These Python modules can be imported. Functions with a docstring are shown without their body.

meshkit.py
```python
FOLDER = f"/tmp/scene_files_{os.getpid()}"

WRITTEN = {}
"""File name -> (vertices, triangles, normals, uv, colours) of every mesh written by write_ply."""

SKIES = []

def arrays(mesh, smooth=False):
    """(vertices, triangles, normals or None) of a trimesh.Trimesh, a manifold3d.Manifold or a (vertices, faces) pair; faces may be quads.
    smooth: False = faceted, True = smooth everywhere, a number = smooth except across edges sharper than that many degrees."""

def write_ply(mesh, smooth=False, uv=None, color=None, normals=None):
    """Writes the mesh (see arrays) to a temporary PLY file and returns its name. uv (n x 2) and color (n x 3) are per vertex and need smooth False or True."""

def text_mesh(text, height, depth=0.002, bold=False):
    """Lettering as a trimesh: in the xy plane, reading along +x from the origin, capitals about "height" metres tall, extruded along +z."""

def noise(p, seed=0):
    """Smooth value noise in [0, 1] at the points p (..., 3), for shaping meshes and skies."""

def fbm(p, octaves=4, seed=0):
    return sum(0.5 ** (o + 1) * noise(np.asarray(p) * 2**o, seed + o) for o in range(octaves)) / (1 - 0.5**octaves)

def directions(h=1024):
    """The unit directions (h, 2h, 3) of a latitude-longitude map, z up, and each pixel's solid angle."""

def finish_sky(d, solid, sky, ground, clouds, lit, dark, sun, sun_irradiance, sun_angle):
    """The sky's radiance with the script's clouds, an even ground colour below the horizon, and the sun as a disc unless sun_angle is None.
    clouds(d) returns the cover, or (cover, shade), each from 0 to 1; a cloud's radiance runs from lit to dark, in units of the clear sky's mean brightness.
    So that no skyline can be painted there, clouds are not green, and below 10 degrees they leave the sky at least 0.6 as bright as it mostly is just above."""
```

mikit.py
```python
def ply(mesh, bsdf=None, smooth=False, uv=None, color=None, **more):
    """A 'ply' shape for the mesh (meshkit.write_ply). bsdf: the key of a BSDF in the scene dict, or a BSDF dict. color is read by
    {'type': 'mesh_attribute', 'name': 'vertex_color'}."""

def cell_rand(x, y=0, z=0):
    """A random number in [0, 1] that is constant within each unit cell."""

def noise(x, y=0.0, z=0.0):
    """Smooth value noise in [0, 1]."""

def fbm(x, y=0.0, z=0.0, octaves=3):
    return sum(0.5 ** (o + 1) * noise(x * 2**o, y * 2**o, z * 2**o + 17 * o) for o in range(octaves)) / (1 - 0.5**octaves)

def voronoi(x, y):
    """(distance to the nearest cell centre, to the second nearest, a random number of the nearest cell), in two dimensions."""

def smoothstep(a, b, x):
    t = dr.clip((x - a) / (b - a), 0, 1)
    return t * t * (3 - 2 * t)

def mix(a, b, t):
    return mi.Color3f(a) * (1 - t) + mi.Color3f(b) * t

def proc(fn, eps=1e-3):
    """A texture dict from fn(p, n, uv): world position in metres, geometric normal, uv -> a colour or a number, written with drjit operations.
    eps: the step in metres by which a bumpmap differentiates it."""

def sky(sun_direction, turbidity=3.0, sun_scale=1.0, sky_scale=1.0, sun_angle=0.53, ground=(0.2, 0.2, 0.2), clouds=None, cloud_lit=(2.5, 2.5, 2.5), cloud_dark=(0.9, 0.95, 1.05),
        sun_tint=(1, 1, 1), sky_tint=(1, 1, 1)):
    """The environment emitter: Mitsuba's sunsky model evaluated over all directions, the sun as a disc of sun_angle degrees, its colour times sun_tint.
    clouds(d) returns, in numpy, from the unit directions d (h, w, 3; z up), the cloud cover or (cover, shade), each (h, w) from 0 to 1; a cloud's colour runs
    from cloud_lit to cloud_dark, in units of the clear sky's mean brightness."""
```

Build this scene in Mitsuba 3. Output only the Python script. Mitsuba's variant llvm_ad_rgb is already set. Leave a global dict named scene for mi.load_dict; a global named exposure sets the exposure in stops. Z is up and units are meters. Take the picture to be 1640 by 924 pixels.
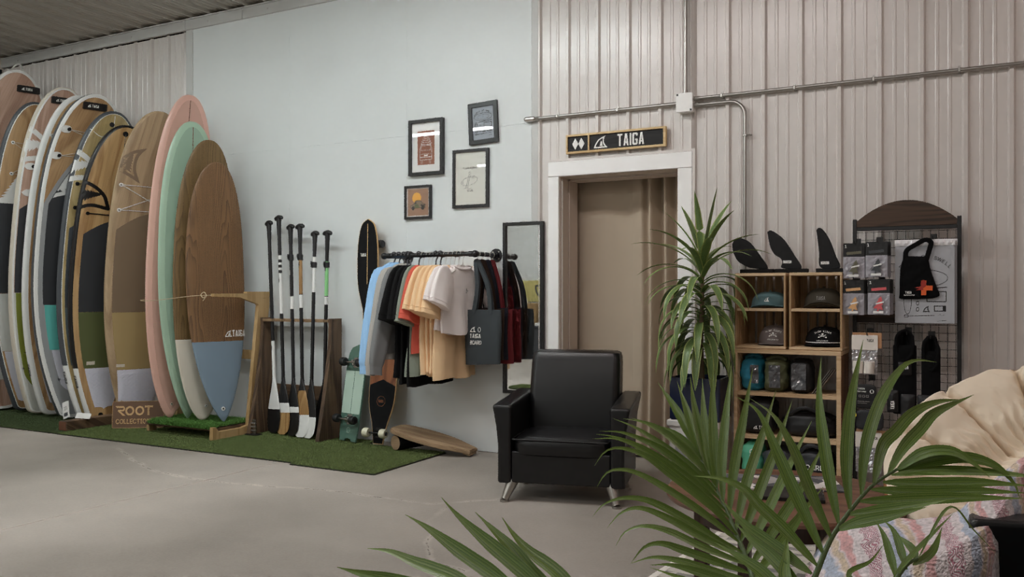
import math, random
import numpy as np
import trimesh
import drjit as dr
import mitsuba as mi
import mikit
import meshkit
from mikit import noise, fbm, smoothstep, mix
from shapely.geometry import Polygon, LineString, Point, box as sbox
from shapely import affinity, union_all

T = mi.ScalarTransform4f
PI = math.pi
scene, labels = {'type': 'scene'}, {}

# ---------------------------------------------------------------- camera, lights, exposure
YAW = math.radians(28.234)          # the camera looks this far to the left of the wall's normal
EYE = 1.20
WALL = 5.62                         # distance of the back wall's plane
scene['camera'] = {'type': 'perspective', 'fov_axis': 'x', 'fov': math.degrees(2 * math.atan(820 / 1380)),
                   'near_clip': 0.05, 'far_clip': 100.0, 'principal_point_offset_y': -6 / 924,
                   'to_world': T().look_at(origin=[0, 0, EYE], target=[-math.sin(YAW), math.cos(YAW), EYE], up=[0, 0, 1])}
exposure = -0.42
# long LED battens under the ceiling: (x, y, half length, colour, strength)
LAMPS = [(-7.6, 3.3, 1.2, (0.90, 1.0, 0.98), 5.0), (-3.9, 3.3, 1.2, (0.92, 1.0, 0.99), 13.0), (-1.9, 3.0, 1.2, (1.0, 0.90, 0.88), 6.5), (1.6, 3.3, 1.2, (1.0, 0.82, 0.78), 3.4),
         (-7.6, -0.1, 1.2, (0.95, 1.0, 0.98), 6.0), (-4.6, -0.1, 1.2, (0.95, 1.0, 0.99), 8.0), (-1.5, -0.1, 1.2, (1.0, 0.95, 0.9), 3.5), (1.6, -0.1, 1.2, (1.0, 0.88, 0.8), 2.0), (-7.4, -3.4, 1.2, (0.97, 1.0, 0.98), 7.0), (-3.4, -3.4, 1.2, (0.97, 1.0, 0.98), 5.0)]


# ---------------------------------------------------------------- helpers
def lin(c):
    c = np.asarray(c, float) / 255
    return np.where(c <= 0.04045, c / 12.92, ((c + 0.055) / 1.055) ** 2.4).tolist()


def rgb(c):
    return {'type': 'rgb', 'value': lin(c)}


def mat(key, c, rough=0.5, metal=0.0, spec=0.5, two=True, **kw):
    base = c if isinstance(c, dict) else rgb(c)
    b = {'type': 'principled', 'base_color': base, 'roughness': rough, 'metallic': metal, 'specular': spec, **kw}
    scene[key] = {'type': 'twosided', 'bsdf': b} if two else b
    return key


def numbered(k):
    if k not in scene and k not in labels and k not in USED:
        USED.add(k)
        return k
    n = COUNT.get(k, 1)
    while f'{k}_{n:03d}' in USED:
        n += 1
    COUNT[k] = n + 1
    USED.add(f'{k}_{n:03d}')
    return f'{k}_{n:03d}'


USED, COUNT = set(), {}


def thing(name, label, cat, group=None):
    k = numbered(name)
    labels[k] = {'label': label, 'category': cat}
    if group:
        labels[k]['group'] = group
    return k


def part(parent, name, mesh, m, smooth=False, label=None, **kw):
    k = numbered(parent + '__' + name)
    scene[k] = mikit.ply(mesh, m, smooth, **kw)
    if label:
        labels[k] = {'label': label}
    return k


def single(name, mesh, m, label, cat, group=None, smooth=False):
    k = thing(name, label, cat, group)
    scene[k] = mikit.ply(mesh, m, smooth)
    return k


def struct(name, mesh=None, m=None, smooth=False):
    labels[name] = {'label': name.replace('_', ' '), 'kind': 'structure'}
    USED.add(name)
    if mesh is not None:
        scene[name] = mikit.ply(mesh, m, smooth)
    return name


def box(x0, x1, y0, y1, z0, z1, ch=0.0):
    if ch <= 0:
        m = trimesh.creation.box((x1 - x0, y1 - y0, z1 - z0))
        m.apply_translation(((x0 + x1) / 2, (y0 + y1) / 2, (z0 + z1) / 2))
        return m
    ch = min(ch, 0.45 * min(x1 - x0, y1 - y0, z1 - z0))
    c, h, pts = np.array([(x0 + x1) / 2, (y0 + y1) / 2, (z0 + z1) / 2]), np.array([x1 - x0, y1 - y0, z1 - z0]) / 2, []
    for s in np.ndindex(2, 2, 2):
        s = np.array(s) * 2 - 1
        for k in range(3):
            d = np.full(3, ch)
            d[k] = 0
            pts.append(c + s * (h - d))
    return trimesh.convex.convex_hull(np.array(pts))


def rbox(x0, x1, y0, y1, z0, z1, r, sub=3):
    """A box with round edges: the hull of eight spheres."""
    r = min(r, 0.49 * min(x1 - x0, y1 - y0, z1 - z0))
    s = trimesh.creation.uv_sphere(r, count=[4 * sub, 4 * sub])
    pts = [s.vertices + np.array([x, y, z]) for x in (x0 + r, x1 - r) for y in (y0 + r, y1 - r) for z in (z0 + r, z1 - r)]
    return trimesh.convex.convex_hull(np.vstack(pts))


def unit(v):
    v = np.asarray(v, float)
    return v / (np.linalg.norm(v) + 1e-12)


def frame(o, ax, ay, az=None):
    m = np.eye(4)
    m[:3, 0], m[:3, 1] = ax, ay
    m[:3, 2] = np.cross(ax, ay) if az is None else az
    m[:3, 3] = o
    return m


def place(mesh, o, ax, ay, az=None):
    mesh = mesh.copy()
    mesh.apply_transform(frame(o, unit(ax), unit(ay), az))
    return mesh


def on_wall(mesh, x, z, y):
    """A mesh drawn in x and y, its height towards the room, put on a wall-parallel plane."""
    return place(mesh, (x, y, z), (1, 0, 0), (0, 0, 1))


def cat(*ms):
    return trimesh.util.concatenate([m for m in ms if m is not None])


def loft(rings, caps=True):
    """Closed rings (n, m, 3) joined into a skin."""
    r = np.asarray(rings, float)
    n, m = r.shape[:2]
    i, j = np.meshgrid(np.arange(n - 1), np.arange(m), indexing='ij')
    a, b = i * m + j, i * m + (j + 1) % m
    f = np.vstack([np.stack([a, b, b + m], -1).reshape(-1, 3), np.stack([a, b + m, a + m], -1).reshape(-1, 3)])
    v = r.reshape(-1, 3)
    if caps:
        k = len(v)
        v = np.vstack([v, r[0].mean(0), r[-1].mean(0)])
        j = np.arange(m)
        f = np.vstack([f, np.stack([(j + 1) % m, j, j * 0 + k], 1), np.stack([(n - 1) * m + j, (n - 1) * m + (j + 1) % m, j * 0 + k + 1], 1)])
    out = trimesh.Trimesh(v, f, process=False)
    if caps and out.volume < 0:
        out.invert()
    return out


def tube(p, r, n=8, flat=None, ref=None, caps=True):
    """A swept tube; r a number or one per point; flat = (across, through) factors with ref the 'through' direction."""
    p = np.asarray(p, float)
    r = np.broadcast_to(np.asarray(r, float), (len(p),))
    t = np.gradient(p, axis=0)
    t /= np.linalg.norm(t, axis=1, keepdims=True) + 1e-12
    a = unit(np.cross(t[0], ref if ref is not None else ([0, 0, 1.0] if abs(t[0][2]) < 0.9 else [1.0, 0, 0])))
    rings, th = [], np.arange(n) * 2 * PI / n
    fx, fy = flat or (1, 1)
    for k in range(len(p)):
        a = unit(np.cross(t[k], ref)) if ref is not None else unit(a - t[k] * np.dot(a, t[k]))
        b = np.cross(t[k], a)
        rings.append(p[k] + r[k] * (fx * np.cos(th)[:, None] * a + fy * np.sin(th)[:, None] * b))
    return loft(rings, caps)


def cyl(p0, p1, r, n=16, r1=None):
    p0, p1 = np.asarray(p0, float), np.asarray(p1, float)
    return tube(np.array([p0, p1]), [r, r if r1 is None else r1], n)


def lathe(prof, n=24):
    """Revolve (radius, height) pairs about z."""
    th = np.arange(n) * 2 * PI / n
    return loft([np.stack([r * np.cos(th), r * np.sin(th), th * 0 + z], 1) for r, z in prof])


def ext(poly, h):
    gs = [g for g in getattr(poly, 'geoms', [poly]) if g.area > 1e-9]
    return trimesh.util.concatenate([trimesh.creation.extrude_polygon(g, h, engine='earcut') for g in gs])


def curve(pts, n=12):
    """Catmull-Rom through the points."""
    p = np.asarray(pts, float)
    p = np.vstack([2 * p[0] - p[1], p, 2 * p[-1] - p[-2]])
    out = []
    for i in range(1, len(p) - 2):
        for t in np.linspace(0, 1, n, endpoint=False):
            a, b, c, d = p[i - 1:i + 3]
            out.append(0.5 * (2 * b + (c - a) * t + (2 * a - 5 * b + 4 * c - d) * t * t + (3 * b - a - 3 * c + d) * t ** 3))
    return np.array(out + [p[-2]])


def text(s, h, w=None, depth=0.002, bold=True, sx=None, center=False):
    """Lettering; w = total width to stretch it to."""
    m = meshkit.text_mesh(s, h, depth, bold)
    k = sx if sx else (w / m.extents[0] if w else 1)
    m.vertices[:, 0] *= k
    if center:
        m.vertices[:, 0] -= m.bounds[:, 0].mean()
    return m


def stroke(pts, w, closed=False):
    """A drawn line as a polygon."""
    pts = list(map(tuple, pts))
    return LineString(pts + ([pts[0]] if closed else [])).buffer(w / 2, quad_segs=3)


def ellipse(cx, cy, rx, ry, n=28):
    th = np.arange(n) * 2 * PI / n
    return Polygon(np.stack([cx + rx * np.cos(th), cy + ry * np.sin(th)], 1))


def fin_logo(h, tree=True, line=0.09):
    """The fin outline with a pine inside it, about h tall, its foot centred on the origin."""
    out = curve([(-0.62, 0), (-0.45, 0.38), (-0.15, 0.74), (0.42, 1.0)], 8)
    back = curve([(0.42, 1.0), (0.28, 0.72), (0.30, 0.36), (0.60, 0.0)], 8)
    f = Polygon(np.vstack([out, back[1:]])).buffer(0)
    g = f.difference(f.buffer(-line))
    if tree:
        g = g.union(affinity.translate(pine(0.50), .10, .06).intersection(f.buffer(-line * 0.8)))
    return affinity.scale(g, h, h, origin=(0, 0))


def pine(h, cx=-0.06):
    p = [(0, 1), (.16, .72), (.09, .73), (.24, .45), (.13, .47), (.31, .12), (.05, .16), (.05, 0)]
    q = p + [(-x, y) for x, y in reversed(p)]
    return Polygon([(cx + x * h, 0.04 + y * h) for x, y in q]).buffer(0)


def jag_pine(h):
    """A leaning, ragged pine as printed on the boards' decks."""
    rnd = random.Random(3)
    r, l = [], []
    for k in range(7):
        y = 1 - k / 7
        w = 0.08 + 0.34 * k / 7
        r += [(w * 1.0, y - .11 + rnd.uniform(-.02, .02)), (w * 0.6, y - .10)]
        l += [(-w * 1.0, y - .11 + rnd.uniform(-.02, .02)), (-w * 0.6, y - .10)]
    p = Polygon([(0, 1.02)] + r + [(.06, .08), (.05, 0), (-.05, 0), (-.06, .08)] + l[::-1]).buffer(0)
    return affinity.scale(p, h, h, origin=(0, 0))


def taiga(h, word='TAIGA'):
    """Tall narrow block capitals."""
    w, s, g = .46, .145, .09
    A = Polygon([(0, 0), (.15, 1), (.31, 1), (.46, 0), (.31, 0), (.285, .2), (.175, .2), (.15, 0)]).difference(Polygon([(.19, .34), (.27, .34), (.23, .72)]))
    G = union_all([sbox(0, .06, s, .94), sbox(.06, 0, .40, s), sbox(.06, 1 - s, .40, 1), sbox(w - s, .06, w, .5), sbox(.23, .38, w, .5), sbox(w - s, .72, w, .94)]).buffer(.02).buffer(-.02)
    glyph = {'T': (sbox(0, 1 - s, .44, 1).union(sbox(.22 - s / 2, 0, .22 + s / 2, 1)), .44), 'A': (A, w), 'I': (sbox(0, 0, s, 1), s), 'G': (G, w)}
    x, out = 0, []
    for c in word:
        p, adv = glyph[c]
        out.append(affinity.translate(p, x))
        x += adv + g
    return affinity.scale(union_all(out), h, h, origin=(0, 0))


# ---------------------------------------------------------------- materials
def grain_z(p, n, uv):
    """Upright grain: broad figure and fine pores."""
    a = p.x * 0.94 - p.y * 0.9
    w = fbm(a * 5.0, p.z * 0.9, 3.0, octaves=3)
    ring = noise(a * 42 + w * 16, p.z * 1.1)
    pore = noise(a * 260, p.z * 7.0)
    return dr.clip(0.75 * smoothstep(0.25, 0.8, ring) + 0.45 * (pore - 0.35), 0, 1)


def grain_x(p, n, uv):
    a = p.z + 0.6 * p.y
    l = p.x + 0.35 * p.y
    w = fbm(a * 6.0, l * 1.2, 7.0, octaves=3)
    ring = noise(a * 60 + w * 14, l * 1.6)
    pore = noise(a * 300, l * 9.0)
    return dr.clip(0.7 * smoothstep(0.25, 0.8, ring) + 0.4 * (pore - 0.3), 0, 1)


def cathedral(p, n, uv):
    """Flat-sawn walnut: stretched arches in the middle of each veneer leaf, straight grain at its edges."""
    a = (p.x * 0.28 + p.y * 0.96) * 3.3
    leaf = a - dr.floor(a)
    d = (leaf - 0.5) * 2
    v = noise(dr.floor(a) * 7.3) * 9
    f = (p.z * 1.1 + v) * 1.6 + d * d * 5.5 + fbm(a * 2.2, p.z * 1.3 + v, octaves=3) * 4.2
    s = f * 1.9 - dr.floor(f * 1.9)
    pore = noise(a * 70, p.z * 8.0)
    return dr.clip(0.75 * s * s + 0.4 * (pore - 0.35), 0, 1)


def wood(key, light, dark, fn, rough=0.5, spec=0.4, coat=0.0):
    kw = {'clearcoat': coat, 'clearcoat_gloss': 0.93} if coat else {}
    one = lambda c: {'type': 'principled', 'base_color': rgb(c), 'roughness': rough, 'specular': spec, **kw}
    scene[key] = {'type': 'twosided', 'bsdf': {'type': 'blendbsdf', 'weight': mikit.proc(fn), 'bsdf_0': one(light), 'bsdf_1': one(dark)}}
    return key


CRACKS = [[(-5.80, 4.40), (-5.27, 4.13), (-4.78, 3.94), (-4.31, 3.91), (-3.94, 3.97), (-3.33, 4.09), (-2.71, 4.08), (-2.44, 4.35), (-2.46, 4.66)], [(-2.60, 4.07), (-2.50, 3.74), (-2.41, 3.63), (-2.30, 3.44), (-2.14, 3.22), (-1.93, 3.17)]]


def concrete(p, n, uv):
    big = fbm(p.x * 0.7, p.y * 0.7, 2.0, octaves=3)
    mid = fbm(p.x * 3.1 + 7, p.y * 3.1, 5.0, octaves=3)
    fine = noise(p.x * 140, p.y * 140)
    v = 0.86 + 0.22 * (big - 0.5) + 0.16 * (mid - 0.5) + 0.06 * (fine - 0.5)
    # hairline cracks with pale, chipped lips
    jx = 0.05 * (fbm(p.x * 7, p.y * 7, 1.0, octaves=3) - 0.5) + 0.010 * (noise(p.x * 70, p.y * 70) - 0.5)
    jy = 0.05 * (fbm(p.x * 7, p.y * 7, 9.0, octaves=3) - 0.5) + 0.010 * (noise(p.x * 70, p.y * 70, 4.0) - 0.5)
    d = mi.Float(9)
    for line in CRACKS:
        for (ax, ay), (bx, by) in zip(line, line[1:]):
            ex, ey = bx - ax, by - ay
            t = dr.clip(((p.x - ax) * ex + (p.y - ay) * ey) / (ex * ex + ey * ey), 0, 1)
            d = dr.minimum(d, dr.sqrt(dr.square(p.x + jx - ax - ex * t) + dr.square(p.y + jy - ay - ey * t)))
    on = smoothstep(0.22, 0.40, noise(p.x * 4.3, p.y * 4.3, 3.0) + 0.16)
    w = 0.0035 + 0.006 * noise(p.x * 9, p.y * 9)
    dark = (1 - smoothstep(0.3 * w, w, d)) * on
    lip = (1 - smoothstep(0.004, 0.030, d)) * noise(p.x * 14, p.y * 14) * (0.5 + 0.5 * on)
    jd = dr.abs(p.x + 4.325)
    v = v + 0.14 * (1 - smoothstep(0.014, 0.026, jd)) + 0.36 * lip - 0.50 * dark
    return mix(lin((152, 144, 136)), lin((174, 165, 157)), smoothstep(0.3, 0.7, big)) * v


def fabric_bump(p, n, uv):
    return 0.5 * noise(p.x * 420, p.y * 420, p.z * 420) + 0.5 * noise(p.x * 900, p.y * 900, p.z * 900)


mat('floor_concrete', mikit.proc(concrete), 0.55, spec=0.35)
mat('groove_dark', (34, 31, 29), 0.9)
mat('white_panel', (212, 216, 216), 0.42, spec=0.35)
mat('beige_metal', (203, 197, 193), 0.26, spec=0.6)
mat('ceiling_metal', (172, 168, 160), 0.45, spec=0.4)
mat('trim_metal', (190, 190, 188), 0.4, spec=0.4)
mat('white_paint', (238, 237, 236), 0.4, spec=0.4)
mat('beige_paint', (196, 182, 172), 0.5, spec=0.3)
mat('black_satin', (16, 16, 17), 0.38)
mat('black_matte', (18, 18, 19), 0.8, spec=0.3)
mat('black_cloth', (14, 14, 15), 0.95, spec=0.1)
mat('charcoal_pad', (52, 53, 56), 0.85, spec=0.25)
mat('chrome', (200, 198, 195), 0.22, metal=1.0)
mat('galvanized', (176, 174, 170), 0.33, metal=1.0)
mat('white_plastic', (232, 232, 230), 0.35)
mat('white_print', (235, 235, 232), 0.6)
mat('black_print', (22, 22, 22), 0.7)
mat('grey_print', (120, 118, 115), 0.7)
mat('lamp_body', (225, 225, 225), 0.5)
wood('pine', (206, 160, 108), (150, 104, 62), grain_x, 0.55)
wood('pine_upright', (196, 150, 100), (140, 96, 56), grain_z, 0.55)
wood('birch', (190, 160, 116), (164, 132, 88), grain_z, 0.5)
wood('dark_plank', (104, 82, 62), (62, 47, 36), grain_z, 0.6)
wood('dark_plank_flat', (104, 82, 62), (62, 47, 36), grain_x, 0.6)

# ---------------------------------------------------------------- the room
LEFT, RIGHT, FRONT, CEIL = -9.27, 3.4, -5.2, 3.75
fl = struct('floor', box(LEFT - 0.2, RIGHT + 0.2, FRONT - 0.2, WALL + 1.2, -0.12, -0.012), 'groove_dark')
JOINT = -4.325
for x0, x1 in ((LEFT - 0.1, JOINT - 0.005), (JOINT + 0.005, RIGHT + 0.1)):
    part(fl, 'slab', box(x0, x1, FRONT - 0.1, WALL + 1.1, -0.1, 0.0, 0.007), 'floor_concrete')

# ribbed sheet metal: tall ribs every 0.229 m, two low ones between them
RIB = 0.2287


def rib_profile(x0, x1, first, deep=0.021, low=0.0035):
    """(x, height) of the sheet between x0 and x1."""
    pts, k = [(x0, 0.0)], math.floor((x0 - first) / RIB) - 1
    while True:
        c = first + k * RIB
        if c > x1 + RIB:
            break
        for dx, h in ((-0.021, 0), (-0.010, deep), (0.010, deep), (0.021, 0), (0.068, 0), (0.074, low), (0.086, low), (0.092, 0), (0.134, 0), (0.140, low), (0.152, low), (0.158, 0)):
            if x0 < c + dx < x1:
                pts.append((c + dx, h))
        k += 1
    return np.array(pts + [(x1, 0.0)])


def sheet(prof, lo, hi, put):
    """A corrugated sheet: the profile swept from lo to hi, 1 mm thick skin closed at the back."""
    n = len(prof)
    v = np.vstack([[put(x, h, lo) for x, h in prof], [put(x, h, hi) for x, h in prof]])
    i = np.arange(n - 1)
    f = np.vstack([np.stack([i, i + 1, i + 1 + n], 1), np.stack([i, i + 1 + n, i + n], 1)])
    return trimesh.Trimesh(v, f, process=False)


wb = struct('wall_back')
FIRST = -0.735 - 0.2287 * 40 + 0.004        # one rib stands at x = -0.69
DOOR = (-2.626, -1.749, 2.03)
wall_put = lambda x, h, z: (x, WALL - h, z)
# left stretch, and right of the white boards (the doorway left open)
def metal_run(x0, x1, z0, z1):
    x = x0
    while x < x1 - 1e-6:
        nx = min(x1, FIRST + (math.floor((x - FIRST - 0.1) / (4 * RIB) + 1e-6) + 1) * 4 * RIB + 0.1)
        if x1 - nx < 0.05:
            nx = x1
        part(wb, 'metal_panel', sheet(rib_profile(x, nx, FIRST), z0, z1, wall_put), 'beige_metal')
        x = nx
metal_run(LEFT, -6.44, 0, 3.610)
metal_run(-2.786, DOOR[0] - 0.09, 0, 3.7)
metal_run(DOOR[0] - 0.09, DOOR[1] + 0.11, 2.12, 3.7)
metal_run(DOOR[1] + 0.11, RIGHT, 0, 3.7)
xs = [-6.352, -5.179, -3.96, -2.852]
for a, b in zip(xs, xs[1:]):
    for z0, z1 in ((0.004, 2.4346), (2.4354, 3.63)):
        part(wb, 'white_board', box(a + 0.0003, b - 0.0003, WALL - 0.008, WALL + 0.006, z0, z1), 'white_panel')
part(wb, 'backing', box(-6.45, -2.78, WALL + 0.004, WALL + 0.03, 0, 3.7), 'white_panel')
part(wb, 'corner_strip', box(-6.44, -6.354, WALL - 0.016, WALL + 0.004, 0, 3.626, 0.003), 'trim_metal')
part(wb, 'corner_strip', box(-2.850, -2.794, WALL - 0.014, WALL + 0.004, 0, 3.7, 0.003), 'trim_metal')
part(wb, 'corner_strip', box(-2.793, -2.775, WALL - 0.022, WALL + 0.004, 0, 3.7, 0.003), 'beige_metal')
# header trim under the ceiling, in lengths
tr = struct('trim_1')
for a, b in ((LEFT, -6.44), (-6.436, -5.715), (-5.711, -3.1), (-3.096, RIGHT)):
    part(tr, 'length', box(a, b, WALL - 0.030, WALL + 0.003, 3.622, 3.712, 0.003), 'trim_metal')
    part(tr, 'lip', box(a, b, WALL - 0.042, WALL + 0.003, 3.712, 3.722), 'trim_metal')
    for k in np.arange(a + 0.3, b - 0.1, 0.9):
        part(tr, 'screw', cyl((k, WALL - 0.034, 3.664), (k, WALL - 0.028, 3.664), 0.007, 8), 'galvanized')
ce = struct('ceiling', box(LEFT - 0.2, RIGHT + 0.2, FRONT - 0.2, WALL + 0.4, CEIL + 0.02, CEIL + 0.1), 'black_matte')
x = LEFT
while x < RIGHT - 1e-6:
    nx = min(RIGHT, x + 4 * RIB)
    part(ce, 'metal_panel', sheet(rib_profile(x, nx, FIRST + 0.11, 0.026, 0.008), FRONT, WALL + 0.02, lambda u, h, s: (u, s, CEIL - h)), 'ceiling_metal')
    x = nx
struct('wall_left', box(LEFT - 0.12, LEFT, FRONT, WALL, 0, 3.8), 'beige_paint')
struct('door_2', box(LEFT, LEFT + .02, 4.5, WALL - .03, 0, 3.6), 'black_matte')
struct('wall_right', box(RIGHT, RIGHT + 0.12, FRONT, WALL, 0, 3.8), 'beige_paint')
struct('wall_front', box(LEFT, RIGHT, FRONT - 0.12, FRONT, 0, 3.8), 'white_panel')

# doorway: white casing, beige reveal with a stop, a closet space behind
do = struct('door_1')
x0, x1, zt = DOOR
ys = WALL - 0.026
part(do, 'casing_side', box(x0 - 0.083, x0, ys, WALL + 0.01, 0, zt - 0.002, 0.002), 'white_paint')
part(do, 'casing_side', box(x1, x1 + 0.098, ys, WALL + 0.01, 0, zt - 0.002, 0.002), 'white_paint')
part(do, 'casing_head', box(x0 - 0.083, x1 + 0.098, ys, WALL + 0.01, zt, zt + 0.105, 0.002), 'white_paint')
part(do, 'edge_strip', box(x0 - 0.099, x0 - 0.084, ys + 0.004, WALL + 0.01, 0, zt + 0.122), 'beige_metal')
part(do, 'edge_strip', box(x1 + 0.099, x1 + 0.118, ys + 0.004, WALL + 0.01, 0, zt + 0.122), 'beige_metal')
part(do, 'edge_strip', box(x0 - 0.099, x1 + 0.118, ys + 0.004, WALL + 0.01, zt + 0.106, zt + 0.124), 'beige_metal')
part(do, 'jamb', box(x0 - 0.03, x0 + 0.002, WALL, WALL + 0.28, 0, zt), 'beige_paint')
part(do, 'jamb', box(x1 - 0.002, x1 + 0.03, WALL, WALL + 0.28, 0, zt), 'beige_paint')
part(do, 'jamb_head', box(x0 - 0.03, x1 + 0.03, WALL, WALL + 0.28, zt - 0.002, zt + 0.03), 'beige_paint')
part(do, 'stop', box(x0 + 0.002, x0 + 0.014, WALL + 0.14, WALL + 0.28, 0, zt - 0.014, 0.002), 'beige_paint')
part(do, 'stop', box(x0 + 0.002, x0 + 0.008, WALL + 0.02, WALL + 0.036, 0, zt - 0.014, 0.002), 'white_paint')
part(do, 'stop', box(x0 + 0.014, x1 - 0.002, WALL + 0.14, WALL + 0.28, zt - 0.016, zt - 0.002, 0.002), 'beige_paint')
part(do, 'closet_back', box(x0 - 0.4, x1 + 0.4, WALL + 0.9, WALL + 0.93, 0, 2.4), 'beige_paint')
part(do, 'closet_side', box(x0 - 0.4, x0 - 0.37, WALL + 0.28, WALL + 0.9, 0, 2.4), 'beige_paint')
part(do, 'closet_side', box(x1 + 0.37, x1 + 0.4, WALL + 0.28, WALL + 0.9, 0, 2.4), 'beige_paint')
part(do, 'closet_top', box(x0 - 0.4, x1 + 0.4, WALL + 0.28, WALL + 0.93, 2.38, 2.42), 'beige_paint')

# lamps
LAMP_AT = ['nearest the paddle boards', 'above the turf mats', 'in front of the curtained doorway', 'nearest the display rack', 'front row, far left', 'front row, second from left', 'front row, third from left', 'front row, far right', 'above the dark counter', 'behind the palm pot']
for i, (x, y, hl, c, s) in enumerate(LAMPS):
    t = thing('ceiling_light', 'long white LED batten on the ribbed ceiling, ' + LAMP_AT[i], 'ceiling light', 'LED battens under the ceiling')
    part(t, 'housing', box(x - hl, x + hl, y - 0.05, y + 0.05, CEIL - 0.055, CEIL - 0.028, 0.004), 'lamp_body')
    k = part(t, 'diffuser', box(x - hl + 0.01, x + hl - 0.01, y - 0.04, y + 0.04, CEIL - 0.085, CEIL - 0.056), 'lamp_body')
    scene[k]['emitter'] = {'type': 'area', 'radiance': {'type': 'rgb', 'value': [9.0 * s * q for q in c]}}

# ---------------------------------------------------------------- turf mats, beam, sign
mat('turf_base', (64, 72, 46), 0.95, spec=0.1)
mat('turf_green', (112, 126, 78), 0.8, spec=0.2)
mat('turf_dark', (80, 94, 64), 0.8, spec=0.2)
mat('turf_bright', (92, 132, 66), 0.8, spec=0.2)
mat('turf_edge', (24, 26, 20), 0.9)


def blades(x0, x1, y0, y1, z, n, h, seed, w=0.0022):
    rng = np.random.default_rng(seed)
    b = np.stack([rng.uniform(x0, x1, n), rng.uniform(y0, y1, n), np.full(n, z)], 1)
    a = rng.uniform(0, 2 * PI, n)
    side = np.stack([np.cos(a), np.sin(a), a * 0], 1) * w
    tip = b + np.stack([rng.normal(0, h * 0.55, n), rng.normal(0, h * 0.55, n), h * rng.uniform(0.6, 1.15, n)], 1)
    v = np.stack([b - side, b + side, tip], 1).reshape(-1, 3)
    return trimesh.Trimesh(v, np.arange(3 * n).reshape(-1, 3), process=False)


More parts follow.
